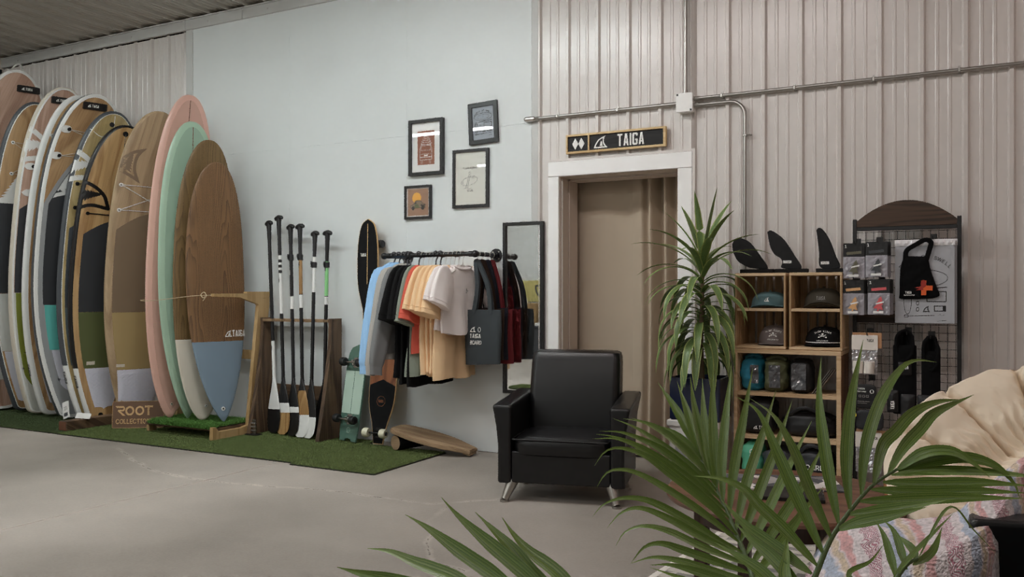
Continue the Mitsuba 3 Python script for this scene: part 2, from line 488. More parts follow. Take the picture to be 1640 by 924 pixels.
def turf(label, x0, x1, y0, y1, m, seed, z1=0.013):
    t = thing('turf_mat', label, 'artificial grass mat')
    part(t, 'backing', box(x0, x1, y0, y1, 0.0005, 0.006), 'turf_edge')
    part(t, 'thatch', box(x0 + 0.004, x1 - 0.004, y0 + 0.004, y1 - 0.004, 0.004, z1 - 0.003, 0.002), 'turf_base')
    k = part(t, 'pile', blades(x0 + 0.004, x1 - 0.004, y0 + 0.003, y1 - 0.004, z1 - 0.005, int(34000 * (x1 - x0) * (y1 - y0)), 0.013, seed), m)
    labels[k] = {'label': 'short green artificial grass pile', 'kind': 'stuff'}
    return t


turf('dark green turf mat under the leaning paddle boards, leftmost of the three mats', LEFT + 0.03, -6.84, 4.595, 5.59, 'turf_dark', 1)
turf('long green turf mat under the surfboard rack and the paddle rack', -6.835, -4.205, 4.590, 5.56, 'turf_green', 2)
turf('short green turf mat under the balance board roller, rightmost of the three mats', -4.195, -3.465, 4.542, 5.42, 'turf_green', 3)

mat('beam_end', (96, 60, 40), 0.7)
bm = thing('wooden_beam', 'short dark brown wooden beam lying on the turf left of the lettered sign', 'wooden beam')
part(bm, 'beam', box(-6.93, -6.83, 4.68, 5.40, 0.013, 0.095, 0.004), 'dark_plank_flat')
part(bm, 'end_grain', box(-6.926, -6.834, 4.676, 4.681, 0.017, 0.091, 0.001), 'beam_end', label='reddish end grain with a knot')

# ---------------------------------------------------------------- paddle boards and surfboards
for k, c in dict(b_white=(226, 226, 224), b_cream=(206, 198, 184), b_grey=(150, 152, 154), b_palegrey=(196, 196, 190), b_darkgrey=(70, 74, 79), b_black=(18, 18, 19), b_teal=(98, 186, 178),
                 b_olive=(86, 93, 56), b_lime=(118, 126, 46), b_maroon=(84, 34, 46), b_slate=(86, 96, 100), b_brown=(122, 104, 84), b_tan=(168, 146, 102), b_pad=(46, 48, 52),
                 b_padwhite=(214, 214, 226), b_offwhite=(200, 202, 198), b_logo_tan=(128, 108, 88), b_pink=(216, 172, 158), b_pinkdeck=(200, 158, 144), b_mint=(164, 190, 168), b_mintdeck=(148, 174, 154),
                 b_blue=(122, 140, 156), b_stringer=(108, 74, 62)).items():
    glossy = k in ('b_white', 'b_black', 'b_darkgrey', 'b_pink', 'b_mint', 'b_pinkdeck', 'b_mintdeck')
    mat(k, c, 0.3 if glossy else 0.6, spec=0.4)
wood('deck_pink', (192, 160, 142), (160, 124, 106), grain_z, 0.45)
wood('deck_warm', (186, 152, 112), (150, 114, 78), grain_z, 0.45)
wood('deck_gold', (186, 166, 118), (152, 130, 84), grain_z, 0.25, coat=0.8)
wood('deck_gloss', (192, 158, 112), (158, 120, 78), grain_z, 0.22, coat=1.0)
wood('deck_ash', (176, 152, 122), (146, 122, 94), grain_z, 0.5)
wood('deck_walnut', (126, 94, 64), (78, 56, 38), cathedral, 0.5)
wood('deck_oak', (118, 94, 60), (78, 60, 36), cathedral, 0.5)

KS = .5 - .5 * np.cos(np.linspace(0, PI, 84))


class Board:
    """A board standing on its tail: pose of its mid-line, outline, rocker; part shapes are drawn on its deck."""

    def __init__(self, x, y, length, width, lean_x, lean_y, tail_rocker, nose_rocker, yaw, tail, kind, thick, z0):
        self.o, self.L, self.W, self.t, self.kind, self.tail, self.thick, self.rt, self.rn = np.array([x, y, z0]), length, width, tail, kind, tail, thick, tail_rocker, nose_rocker
        self.up = unit([lean_x, lean_y, 1])
        self.n = np.array([math.cos(yaw), math.sin(yaw), 0])
        self.r = np.array([-math.sin(yaw), math.cos(yaw), 0])
        self.p = {'inflatable': 5.0, 'hard': 3.6, 'surf': 2.5}[kind]

    def hw(self, s):
        u, v = np.clip((s - .52) / .48, 0, 1), np.clip((.52 - s) / .52, 0, 1)
        if self.kind != 'surf':
            f, t = (1 - u ** 2.9) ** .47, 1 - (1 - self.tail) * v ** 2.3
            t = t * np.clip(1 - np.clip((v - .965) / .035, 0, 1) ** 2.5, 0, 1) ** .5
        else:
            f, t = (1 - u ** 2.7) ** .46, (1 - v ** 2.1) ** self.tail
        return np.where(s > .52, f, t) * self.W / 2

    def th(self, s):
        if self.kind == 'surf':
            return self.thick * (1 - 0.55 * np.abs(2 * s - 1) ** 3)
        return self.thick * (1 - 0.18 * np.abs(2 * s - 1) ** 6)

    def centre(self, y):
        s = np.asarray(y) / self.L
        rr = self.rn * np.clip((s - .45) / .55, 0, 1) ** 2.4 + self.rt * np.clip((.5 - s) / .5, 0, 1) ** 2.4
        return self.o + self.up * np.asarray(y)[..., None] + self.n * rr[..., None]

    def at(self, x, y, h=0.0):
        """x to the right, y up the board, h out of the deck."""
        x, y, h = (np.asarray(q, float) for q in np.broadcast_arrays(x, y, h))
        s = np.clip(y / self.L, 0.001, .999)
        hw = np.maximum(self.hw(s), 0.004)
        z = self.th(s) / 2 * (1 - np.clip(np.abs(x) / hw, 0, .995) ** self.p) ** (1 / self.p)
        return self.centre(y) + self.r * x[..., None] + self.n * (z + h)[..., None]

    def hull(self, s0=0.0, s1=1.0):
        ks = np.unique(np.concatenate([KS[(KS > s0) & (KS < s1)], [s0, s1]]))
        th = np.arange(28) * 2 * PI / 28
        c, sn = np.cos(th), np.sin(th)
        cx, cz = np.sign(c) * np.abs(c) ** (2 / self.p), np.sign(sn) * np.abs(sn) ** (2 / self.p)
        hw = np.maximum(self.hw(ks), 0.003)
        tt = self.th(ks) / 2 * np.clip(hw / (self.W * 0.08), 0.12 if self.kind != 'inflatable' else 0.45, 1)
        C = self.centre(ks * self.L)
        return loft(C[:, None] + self.r * (hw[:, None] * cx)[..., None] + self.n * (tt[:, None] * cz)[..., None])

    def outline(self, inset=0.0, s0=0.0, s1=1.0):
        s = s0 + (s1 - s0) * (.5 - .5 * np.cos(np.linspace(0, PI, 140)))
        w = self.hw(s)
        return Polygon(np.vstack([np.stack([w, s * self.L], 1), np.stack([-w, s * self.L], 1)[::-1]])).buffer(0).buffer(-inset)

    def slab(self, poly, h0, h1, edge=0.05):
        poly = poly.intersection(self.outline(0.002))
        ms = []
        for g in getattr(poly, 'geoms', [poly]):
            if g.area > 1e-6 and g.geom_type == 'Polygon':
                m = trimesh.creation.extrude_polygon(g.simplify(0.0006), 1.0, engine='earcut')
                v, f = trimesh.remesh.subdivide_to_size(m.vertices * [1, 1, 0.004], m.faces, edge, max_iter=14)
                v = v / [1, 1, 0.004]
                ms.append(trimesh.Trimesh(self.at(v[:, 0], v[:, 1], h0 + (h1 - h0) * v[:, 2]), f, process=False))
        return cat(*ms) if ms else None

    def band(self, y0, y1, inset=0.03, arch=0.0, tip=0.0):
        """A full-width deck region between two heights; arch raises the middle of its top edge, tip draws its foot in."""
        xs = np.linspace(-self.W / 2, self.W / 2, 41)
        k = np.abs(xs) / (self.W / 2)
        top = y1 - arch * k ** 1.6
        bot = y0 + tip * k ** 2.0
        p = Polygon(np.vstack([np.stack([xs, top], 1), np.stack([xs, bot], 1)[::-1]])).buffer(0)
        return p.intersection(self.outline(inset))


def print_on(b, key, name, poly, m, h0=0.001, h1=0.0025, label=None, edge=0.05):
    s = b.slab(poly, h0, h1, edge)
    if s is not None:
        part(key, name, s, m, label=label)


def shift(poly, x, y, rot=0.0, sc=1.0):
    return affinity.translate(affinity.rotate(affinity.scale(poly, sc, sc, origin=(0, 0)), rot, origin=(0, 0)), x, y)


def deck_text(b, key, s, x, y, h, wd, m, h0=0.004):
    t = ext(taiga(h), 0.0015)
    v = t.vertices
    part(key, 'lettering', trimesh.Trimesh(b.at(v[:, 0] + x, v[:, 1] + y, h0 + v[:, 2]), t.faces, process=False), m)


def rail_text(b, key, s, y, h, m, length):
    t = ext(taiga(h), 0.001)
    v = t.vertices
    hw = b.hw((y - v[:, 0]) / b.L)
    c = b.centre(y - v[:, 0]) - b.r * (hw + 0.0015 + v[:, 2])[:, None] + b.n * (v[:, 1] - h / 2)[:, None]
    part(key, 'lettering', trimesh.Trimesh(c, t.faces, process=False), m)


def handle(b, key, x, y):
    s = sbox(x - 0.095, y - 0.024, x + 0.095, y + 0.024).buffer(0.008)
    k = key
    print_on(b, k, 'carry_handle', s, 'b_black', 0.004, 0.022)
    t = ext(taiga(0.026), 0.001)
    v = t.vertices
    part(k, 'lettering', trimesh.Trimesh(b.at(v[:, 0] + x - 0.03, v[:, 1] + y - 0.013, 0.0225 + v[:, 2]), t.faces, process=False), 'white_print')
    print_on(b, k, 'logo', shift(fin_logo(0.026, False, 0.2), x - 0.05, y - 0.013), 'white_print', 0.0225, 0.0235)


def plug(b, key, x, y, m='b_white', r=0.018, big=False):
    c = b.at(np.array(x), np.array(y), 0.0)
    if big:
        print_on(b, key, 'plug', shift(Polygon(curve([(-.055, 0), (-.02, .03), (.03, .028), (.045, 0), (.03, -.028), (-.02, -.03), (-.055, 0)], 5)[:-1]), x, y), m, 0.002, 0.012)
        print_on(b, key, 'plug_ring', ellipse(x + .025, y, .016, .016, 14), 'b_black', 0.012, 0.02)
        return
    part(key, 'plug', tube([c - b.n * 0.002, c + b.n * 0.006], r, 14), m)
    part(key, 'plug_hole', tube([c + b.n * 0.004, c + b.n * 0.0075], r * 0.4, 10), 'b_black')


def bungee(b, key, pts, m, r=0.003):
    xy = []
    for (xa, ya), (xb, yb) in zip(pts, pts[1:]):
        for t in np.linspace(0, 1, 8, endpoint=False):
            xy.append((xa + (xb - xa) * t, ya + (yb - ya) * t))
    xy = np.array(xy + [pts[-1]])
    part(key, 'bungee', tube(b.at(xy[:, 0], xy[:, 1], 0.009), r, 5), m)


def textured(b, key, poly, m, h=0.006):
    """The tail pad: a sheet of EVA with diamond grooves, cut into ridged pieces."""
    print_on(b, key, 'tail_pad', poly, m, 0.001, h)
    x0, y0, x1, y1 = poly.bounds
    cut, k = [], 0
    for y in np.arange(y0, y1, 0.017):
        off = 0.021 if k % 2 else 0
        k += 1
        for x in np.arange(x0 + off, x1, 0.042):
            cut.append(Polygon([(x - .0195, y), (x, y - .0145), (x + .0195, y), (x, y + .0145)]))
    inner = poly.buffer(-0.012)
    s = [b.slab(c, h, h + 0.005, 1) for c in cut if inner.contains(c)]
    q = part(key, 'tail_pad_studs', cat(*[m_ for m_ in s if m_ is not None]), m)
    labels[q] = {'label': 'rows of small raised diamonds', 'kind': 'stuff'}


SUPS = {
    'B1': (-8.65, 5.21, 3.36, .79, .06, 0, .028, .15, -.29, .35, 'inflatable', .13, .03), 'B2': (-8.266, 5.211, 3.041, .679, .007, .023, -.03, .103, -.25, .20, 'hard', .10, .03),
    'B3': (-7.961, 5.160, 3.151, .702, .059, .042, -.018, .036, -.264, .22, 'inflatable', .11, .03), 'B4': (-7.770, 5.168, 3.042, .703, .062, .041, .003, .117, -.269, .223, 'hard', .10, .03),
    'B5': (-7.515, 5.163, 3.004, .797, .084, .021, .064, .121, -.291, .23, 'inflatable', .12, .03), 'B6': (-7.180, 5.122, 2.850, .702, .022, .067, .046, .099, -.268, .237, 'hard', .10, .03),
    'B7': (-7.042, 5.139, 2.714, .703, .039, .061, .048, .098, -.269, .279, 'hard', .10, .02), 'B8': (-6.641, 5.201, 2.794, .686, .065, .030, .003, .078, -.26, .246, 'hard', .10, .02),
    'B9': (-6.065, 5.103, 2.779, .555, .017, .054, .009, .055, -.278, .614, 'surf', .066, .128), 'B10': (-5.861, 5.127, 2.533, .548, -.025, .032, -.011, .032, -.275, .786, 'surf', .064, .128),
    'B11': (-5.721, 5.139, 2.362, .535, -.017, .037, .027, .063, -.272, .541, 'surf', .06, .128), 'B12': (-5.519, 5.164, 2.160, .52, -.064, .011, .049, .10, -.269, .74, 'surf', .06, .128)}


def sup(code, label, rail, deck, inset, low_rail=None):
    b = Board(*SUPS[code])
    k = thing('paddle_board', label, 'paddle board')
    if low_rail:
        part(k, 'rail', b.hull(low_rail[0], 1), rail, 40)
        part(k, 'rail', b.hull(0, low_rail[0]), low_rail[1], 40, label='white lower rail')
    else:
        part(k, 'rail', b.hull(), rail, 40)
    print_on(b, k, 'deck', b.outline(inset), deck, -0.001, 0.002)
    return b, k


# 1: the tallest, half out of the frame
b, k = sup('B1', 'tallest paddle board, pinkish deck with white rim, at the far left', 'b_palegrey', 'deck_pink', 0.03)
print_on(b, k, 'rim', b.outline(0.006).difference(b.outline(0.032)), 'b_white', 0.001, 0.004)
handle(b, k, 0.10, 3.18)
print_on(b, k, 'logo', shift(fin_logo(0.5, True), -0.22, 2.36, 20), 'b_white')
print_on(b, k, 'deck_pad', b.band(1.1, 2.0, 0.06, 0.15), 'b_pad', 0.002, 0.006)
print_on(b, k, 'deck_pad', b.band(0.3, 1.1, 0.06, 0, 0.2), 'b_palegrey', 0.002, 0.006)
part(k, 'nose_ring', tube(b.at(np.linspace(-.05, .05, 9), 3.36 + 0 * np.linspace(0, 1, 9), 0) + np.array([0, 0, 1.0]) * (0.05 * np.sin(np.linspace(0, PI, 9)))[:, None], 0.008, 6), 'b_palegrey')
# 2
b, k = sup('B2', 'wood decked paddle board with dark grey rail, cut by the left picture edge', 'b_darkgrey', 'deck_warm', 0.03)
print_on(b, k, 'rim', b.outline(0.026).difference(b.outline(0.033)), 'b_white', 0.001, 0.003)
print_on(b, k, 'deck_pad', b.band(1.16, 2.33, 0.035, 0.42), 'b_pad', 0.002, 0.006)
print_on(b, k, 'logo', shift(jag_pine(0.24), -0.19, 2.07, -15), 'b_white', 0.006, 0.007)
print_on(b, k, 'stripe', b.band(2.02, 2.14, 0.035, 0.08).intersection(b.band(2.03, 2.2, .03, .06)), 'b_white', 0.006, 0.007)
print_on(b, k, 'deck_pad', b.band(0.60, 1.157, 0.035), 'b_offwhite', 0.002, 0.006, label='off white lower deck pad')
print_on(b, k, 'deck_pad', b.band(0.10, 0.597, 0.05, 0, 0.62), 'b_padwhite', 0.002, 0.006, label='white tail pad drawn to a point')
for y in (2.62, 2.32):
    plug(b, k, -0.19, y)
    bungee(b, k, [(-0.19, y), (0.1, y - 0.01)], 'b_cream')
    bungee(b, k, [(-0.19, y), (0.0, y + (0.13 if y < 2.5 else -0.13))], 'b_cream')
# 3
b, k = sup('B3', 'pinkish wood paddle board with black carry handle and lime green lower pad', 'b_cream', 'deck_pink', 0.03)
print_on(b, k, 'rim', b.outline(0.016).difference(b.outline(0.030)), 'b_white', 0.001, 0.004)
handle(b, k, -0.02, 3.01)
print_on(b, k, 'logo', union_all([stroke(curve([(-.36, 2.77), (-.24, 2.69), (-.14, 2.60), (-.08, 2.48)], 6), .045), stroke(curve([(-.36, 2.41), (-.25, 2.435), (-.08, 2.46)], 6), .045), shift(jag_pine(.24), -.36, 2.55, -82)]), 'b_white')
for y in (2.36, 2.11):
    plug(b, k, -0.255, y, big=True)
print_on(b, k, 'deck_pad', b.band(1.17, 2.12, 0.035, 0.2), 'b_pad', 0.002, 0.006)
print_on(b, k, 'tail_deck', b.band(0.01, 1.168, 0.03), 'b_palegrey', 0.001, 0.003)
print_on(b, k, 'deck_pad', b.band(0.24, 1.166, 0.045, 0, 0.75), 'b_lime', 0.003, 0.007, label='lime green lower deck pad')
for y in (1.10, 0.60, 0.45):
    plug(b, k, -0.17, y, 'chrome', 0.014)
# 4
b, k = sup('B4', 'white edged paddle board with narrow wood rim and maroon lower pad', 'b_white', 'deck_warm', 0.045)
print_on(b, k, 'deck_pad', b.band(1.16, 2.14, 0.10, 0.25), 'b_pad', 0.002, 0.006)
print_on(b, k, 'stripe', b.band(2.02, 2.08, 0.1, 0.05).difference(b.band(1.9, 2.035, 0.1, 0.05)), 'b_white', 0.006, 0.007)
print_on(b, k, 'deck_pad', b.band(0.595, 1.157, 0.10), 'b_maroon', 0.002, 0.006, label='maroon lower deck pad')
print_on(b, k, 'deck_pad', b.band(0.12, 0.592, 0.085, 0, 0.6), 'b_padwhite', 0.002, 0.006, label='white tail pad')
for y in (2.636, 2.336):
    plug(b, k, -0.215, y)
rail_text(b, k, 'TAIGA', 0.50, 0.05, 'black_print', 0.17)
# 5
b, k = sup('B5', 'wide wood nosed paddle board with teal pad and grey tail', 'b_darkgrey', 'deck_warm', 0.035)
print_on(b, k, 'rim', b.outline(0.005).difference(b.outline(0.036)), 'b_white', 0.001, 0.004)
handle(b, k, -0.015, 2.885)
print_on(b, k, 'tail_deck', b.band(0.005, 2.50, 0.036, 0.62), 'b_grey', 0.0015, 0.003, label='grey lower deck')
for x, y in ((-.236, 2.655), (-.296, 2.413)):
    plug(b, k, x, y, big=True)
    bungee(b, k, [(x + .03, y), (0.12, y + (0.10 if y < 2.5 else -0.03))], 'b_cream')
    bungee(b, k, [(x + .03, y), (0.12, y + (0.01 if y < 2.5 else -0.10))], 'b_cream')
print_on(b, k, 'deck_pad', b.band(1.06, 2.45, 0.075, 0.68), 'b_pad', 0.003, 0.007)
print_on(b, k, 'logo', union_all([shift(jag_pine(.25), -.26, 2.10, -24), stroke(curve([(-.36, 2.02), (-.25, 2.065), (-.1, 2.10), (.1, 2.10)], 6), .034)]).intersection(b.band(1.06, 2.44, .08, .68)), 'b_white', 0.007, 0.008)
print_on(b, k, 'deck_pad', b.band(0.645, 1.057, 0.085), 'b_teal', 0.003, 0.007, label='teal middle deck pad')
print_on(b, k, 'deck_pad', b.band(0.25, 0.642, 0.10, 0, 0.9), 'b_padwhite', 0.003, 0.007, label='white lower deck pad')
plug(b, k, -0.12, 0.37, 'b_darkgrey', 0.02)
bungee(b, k, [(-0.12, 0.37), (0.15, 0.37)], 'b_padwhite', 0.007)
# 6
b, k = sup('B6', 'glossy golden paddle board with dark grey rail, behind the black edged board', 'b_darkgrey', 'deck_gold', 0.03, (0.18, 'b_white'))
print_on(b, k, 'rim', b.outline(0.028).difference(b.outline(0.033)), 'b_white', 0.001, 0.003)
print_on(b, k, 'logo', union_all([stroke(curve([(-.34, 2.475), (-.24, 2.42), (-.14, 2.33), (-.10, 2.22)], 6), .045), stroke(curve([(-.36, 2.18), (-.26, 2.21), (-.10, 2.22)], 6), .045), shift(jag_pine(.20), -.335, 2.315, -82)]), 'b_white')
print_on(b, k, 'nose_line', stroke(curve([(-.2, 2.66), (-.1, 2.6), (0, 2.64), (0.0, 2.72), (0, 2.80)], 6), .006).union(stroke([(0, 2.64), (.2, 2.64)], .006)), 'b_white')
plug(b, k, -0.02, 2.72, 'b_black', 0.022)
for y in (2.154, 1.938):
    plug(b, k, -.26, y, 'b_black')
    bungee(b, k, [(-.26, y), (.1, y)], 'b_black')
print_on(b, k, 'deck_pad', b.band(1.03, 1.9, 0.055, 0.2), 'b_darkgrey', 0.002, 0.006)
print_on(b, k, 'deck_pad', b.band(0.515, 1.028, 0.055), 'b_slate', 0.002, 0.006, label='slate lower deck pad')
textured(b, k, b.band(0.12, 0.512, 0.07), 'b_padwhite')
rail_text(b, k, 'TAIGA', 0.46, 0.05, 'black_print', 0.17)
# 7
b, k = sup('B7', 'black edged glossy wood paddle board with black fin print, olive pad and white tail pad', 'b_black', 'deck_gloss', 0.026, (0.185, 'b_white'))
print_on(b, k, 'logo', union_all([stroke(curve([(-.35, 2.18), (-.24, 2.14), (-.14, 2.06), (-.09, 1.94)], 8), .030), stroke(curve([(-.35, 1.93), (-.24, 1.965), (-.09, 1.94)], 8), .030), shift(jag_pine(.175), -.335, 2.05, -84)]), 'b_black', 0.002, 0.004)
plug(b, k, -.012, 2.627, 'b_black', 0.024)
bungee(b, k, [(-.012, 2.62), (-.012, 2.5)], 'b_darkgrey', 0.002)
plug(b, k, -.26, 1.89, 'b_black', 0.016)
bungee(b, k, [(-.26, 1.89), (0.1, 1.875)], 'b_black', 0.005)
print_on(b, k, 'deck_pad', b.band(1.005, 1.84, 0.07, 0.2), 'b_pad', 0.002, 0.006)
print_on(b, k, 'deck_pad', b.band(0.50, 1.003, 0.07), 'b_olive', 0.002, 0.006, label='olive lower deck pad')
w = b.band(0.125, 0.498, 0.075)
w = w.difference(union_all([ellipse(x, 0.118, 0.055, 0.028) for x in (-.16, -.05, .06, .17)]))
textured(b, k, w, 'b_padwhite')
plug(b, k, -.02, 0.075, 'b_black', 0.02)
rail_text(b, k, 'TAIGA', 0.44, 0.05, 'black_print', 0.17)
print_on(b, k, 'badge', sbox(-.17, .53, -.10, .56), 'b_cream', 0.006, 0.0075)
# 8
b, k = sup('B8', 'pale ash paddle board with faded fin print, brown and tan pads', 'deck_ash', 'deck_ash', 0.02)
lead, trail = curve([(-.335, 2.25), (-.28, 2.36), (-.20, 2.42), (-.09, 2.45)], 8), curve([(-.09, 2.45), (-.155, 2.37), (-.17, 2.26), (-.125, 2.14)], 8)
f = Polygon(np.vstack([lead, trail[1:]])).buffer(0)
print_on(b, k, 'logo', f.difference(f.buffer(-.026)).union(shift(jag_pine(.16), -.265, 2.245, -22).intersection(f)), 'b_logo_tan')
for y, dy in ((2.116, -.14), (1.898, .12)):
    plug(b, k, -.28, y)
    bungee(b, k, [(-.28, y), (.2, y)], 'b_white', 0.0035)
    bungee(b, k, [(-.28, y), (.0, y + dy)], 'b_white', 0.0035)
print_on(b, k, 'deck_pad', b.band(1.007, 1.88, 0.05, 0.2), 'b_brown', 0.002, 0.006)
print_on(b, k, 'deck_pad', b.band(0.50, 1.005, 0.05), 'b_tan', 0.002, 0.006, label='tan lower deck pad')
w = Polygon([(-.20, .498), (.20, .498), (.15, .10), (-.15, .10)])
textured(b, k, w, 'b_padwhite')
print_on(b, k, 'badge', sbox(-.21, .525, -.14, .55), 'b_cream', 0.006, 0.0075)


# surfboards on the low rack
def surf(code, label, rail, deck, inset, split=None):
    b = Board(*SUPS[code])
    k = thing('surfboard', label, 'surfboard')
    if split:
        part(k, 'upper_hull', b.hull(split[0] / b.L, 1), rail, 40)
        part(k, 'lower_hull', b.hull(0, split[0] / b.L), split[1], 40, label=split[2])
    else:
        part(k, 'hull', b.hull(), rail, 40)
        print_on(b, k, 'deck', b.outline(inset), deck, -0.0005, 0.0012)
    return b, k


b, k = surf('B9', 'pale pink longboard with thin dark stringer, tallest of the four in the wooden rack', 'b_pink', 'b_pinkdeck', 0.05)
print_on(b, k, 'stringer', sbox(-.003, 1.25, .003, b.L - .05), 'b_stringer', 0.001, 0.002)
plug(b, k, 0.0, 0.12, 'b_cream', 0.012)
b, k = surf('B10', 'mint green longboard with dark stringer, between the pink and the brown surfboards', 'b_mint', 'b_mintdeck', 0.05)
print_on(b, k, 'stringer', sbox(-.003, 1.25, .003, b.L - .05), 'b_stringer', 0.001, 0.002)
deck_text(b, k, 'TAIGA', -.03, 1.62, .028, .09, 'b_cream', 0.002)
b, k = surf('B11', 'olive brown wood surfboard with cream tail, behind the blue tailed board', 'deck_oak', None, 0, (0.681, 'b_cream', 'cream tail'))
plug(b, k, 0.02, 0.12, 'b_white', 0.012)
b, k = surf('B12', 'brown walnut surfboard with slate blue tail and white lettering, front of the wooden rack', 'deck_walnut', None, 0, (0.664, 'b_blue', 'slate blue tail'))
plug(b, k, -0.005, 0.11, 'b_white', 0.017)
deck_text(b, k, 'TAIGA', .115, .70, .055, .105, 'white_print', 0.001)
print_on(b, k, 'logo', shift(fin_logo(0.055, True, .12), .082, .70), 'white_print', 0.001, 0.0025)

# the low wooden surf rack with its turf pad and cord
rk = thing('surfboard_rack', 'birch plywood surfboard rack with turf pad and tied cord', 'surfboard rack')


def rack_side(x0, x1, y0=4.935):
    foot = Polygon([(y0, .014), (5.42, .014), (5.42, .105), (max(5.25, y0 + .05), .075), (max(5.0, y0 + .04), .075), (y0 + .035, .115), (y0 + .005, .115)])
    leg = Polygon([(5.31, .014), (5.42, .014), (5.565, 1.10), (5.565, 1.15), (5.46, 1.15), (5.44, 1.09)])
    side = lambda p: place(ext(p, x1 - x0), (x0, 0, 0), (0, 1, 0), (0, 0, 1))
    part(rk, 'foot', side(foot), 'birch')
    part(rk, 'upright', side(leg), 'birch')
    part(rk, 'top_arm', side(Polygon([(y0 + .015, 1.165), (5.56, 1.15), (5.58, 1.205), (5.30, 1.205), (5.30, 1.19), (y0 + .015, 1.188)])), 'birch')
    part(rk, 'bracket', side(Polygon([(5.22, 1.16), (5.47, 1.155), (5.455, 1.07), (5.43, 1.10)])), 'birch')


rack_side(-5.402, -5.366)
rack_side(-6.262, -6.226, 5.27)
part(rk, 'front_block', box(-6.25, -6.215, 5.02, 5.10, .014, .112, .004), 'birch')
part(rk, 'base_board', box(-6.226, -5.402, 4.99, 5.40, 0.075, 0.10, 0.003), 'dark_plank_flat')
part(rk, 'back_bar', box(-6.226, -5.402, 5.505, 5.53, 0.62, 0.70, 0.003), 'birch')
part(rk, 'turf_backing', box(-6.155, -5.41, 4.975, 5.40, 0.101, 0.112), 'turf_edge')
q = part(rk, 'turf_pad', blades(-6.16, -5.40, 4.97, 5.40, 0.108, 16000, 0.030, 7, 0.003), 'turf_bright')
labels[q] = {'label': 'bright green turf pad', 'kind': 'stuff'}
q = part(rk, 'turf_fringe', blades(-6.16, -5.40, 4.955, 4.985, 0.095, 2500, 0.030, 8, 0.003), 'turf_bright')
labels[q] = {'label': 'ragged front of the turf pad', 'kind': 'stuff'}
mat('rope', (190, 172, 142), 0.9)
part(rk, 'cord', tube(curve([(-6.245, 5.29, 1.172), (-6.16, 4.90, 1.135), (-5.97, 4.83, 1.130), (-5.75, 4.85, 1.148), (-5.55, 4.90, 1.170), (-5.384, 4.955, 1.176)], 6), 0.003, 6), 'rope')
part(rk, 'cord_knot', tube(curve([(-5.43, 4.935, 1.17), (-5.45, 4.925, 1.20), (-5.48, 4.92, 1.18), (-5.46, 4.925, 1.155), (-5.43, 4.935, 1.175), (-5.47, 4.93, 1.13)], 6), 0.004, 6), 'rope')
tb = thing('trailer_hinge', 'small steel hinge bracket beside the foot of the wooden rack', 'hinge')
part(tb, 'base_plate', box(-5.35, -5.22, 5.26, 5.33, 0.014, 0.024, 0.002), 'black_satin')
part(tb, 'upright_plate', box(-5.30, -5.27, 5.30, 5.31, 0.024, 0.14, 0.002), 'galvanized')
for zz in (0.05, 0.08, 0.11):
    part(tb, 'knuckle', cyl((-5.31, 5.298, zz), (-5.26, 5.298, zz), 0.008, 8), 'galvanized')

# the lettered sign leaning on the rack's foot
mat('sign_brown', (104, 76, 56), 0.6)
mat('sign_letter', (196, 160, 116), 0.6)
sg = thing('root_collection_sign', 'brown wooden sign reading ROOT COLLECTION leaning against the board rack', 'sign')
SO, SX, SY = (-6.615, 4.965, 0.014), unit((0.82, 0.57, 0)), unit((-.075, 0.10, 1))
SX = unit(np.array(SX) - np.dot(SX, SY) * SY)
sp = lambda m: place((lambda q: q.apply_scale([.80, .87, 1]))(m.copy()), SO, SX, SY)
brd = sbox(0, 0, .545, .268).buffer(-.02).buffer(.02)
part(sg, 'board', sp(ext(brd, .018)), 'sign_brown')
rim = ext(brd.difference(brd.buffer(-.004)), .003)
rim.apply_translation((0, 0, .018))
part(sg, 'rim', sp(rim), 'sign_letter')
ring = lambda cx: ellipse(cx, .172, .047, .047).difference(ellipse(cx, .172, .028, .028))
R_ = union_all([sbox(.045, .205, .12, .222), Polygon([(.085, .172), (.112, .172), (.138, .125), (.108, .125)])])
Rr = union_all([Polygon([(.032, .22), (.105, .22), (.105, .202), (.046, .202)]), ellipse(.105, .194, .027, .027).difference(ellipse(.105, .194, .010, .010)).difference(sbox(.07, .16, .103, .23)), sbox(.06, .168, .107, .184), Polygon([(.055, .172), (.08, .172), (.138, .125), (.108, .125)])])
tt = union_all([Rr, ring(.182), ring(.286), sbox(.338, .203, .425, .222), sbox(.368, .125, .388, .205)])
lt = ext(tt, .004)
lt.apply_translation((0, 0, .0175))
part(sg, 'lettering', sp(lt), 'sign_letter')
lt = text('COLLECTION', .045, .36, .004)
lt.apply_translation((.035, .045, .0175))
part(sg, 'lettering', sp(lt), 'sign_letter')

# swing tag and card by the boards' tails
tg = thing('swing_tag', 'white printed swing tag hanging at the tail of the teal padded board', 'tag')
to, tx, ty = (-7.235, 4.93, 0.055), unit((.93, .0, .32)), unit((-.3, .12, .95))
tx = unit(np.array(tx) - np.dot(tx, ty) * np.array(ty))
tp = lambda m, z=0: place(m, np.array(to) + np.cross(tx, ty) * z, tx, ty)
part(tg, 'card', tp(ext(sbox(0, 0, .095, .15), .0015)), 'white_plastic')
part(tg, 'printed_block', tp(ext(sbox(.015, .018, .07, .05), .0006), .0016), 'b_darkgrey')
part(tg, 'printed_lines', tp(cat(*[ext(sbox(.02, y, .07, y + .004), .0006) for y in (.075, .087, .10)]), .0016), 'grey_print')
single('price_card', place(ext(sbox(0, 0, .17, .05), .002), (-6.93, 4.83, .10), unit((.9, .1, 0)), unit((0.0, .5, 1) - np.array([0, 0, 0]))), 'white_plastic', 'small white card lying on the dark wooden beam', 'card')

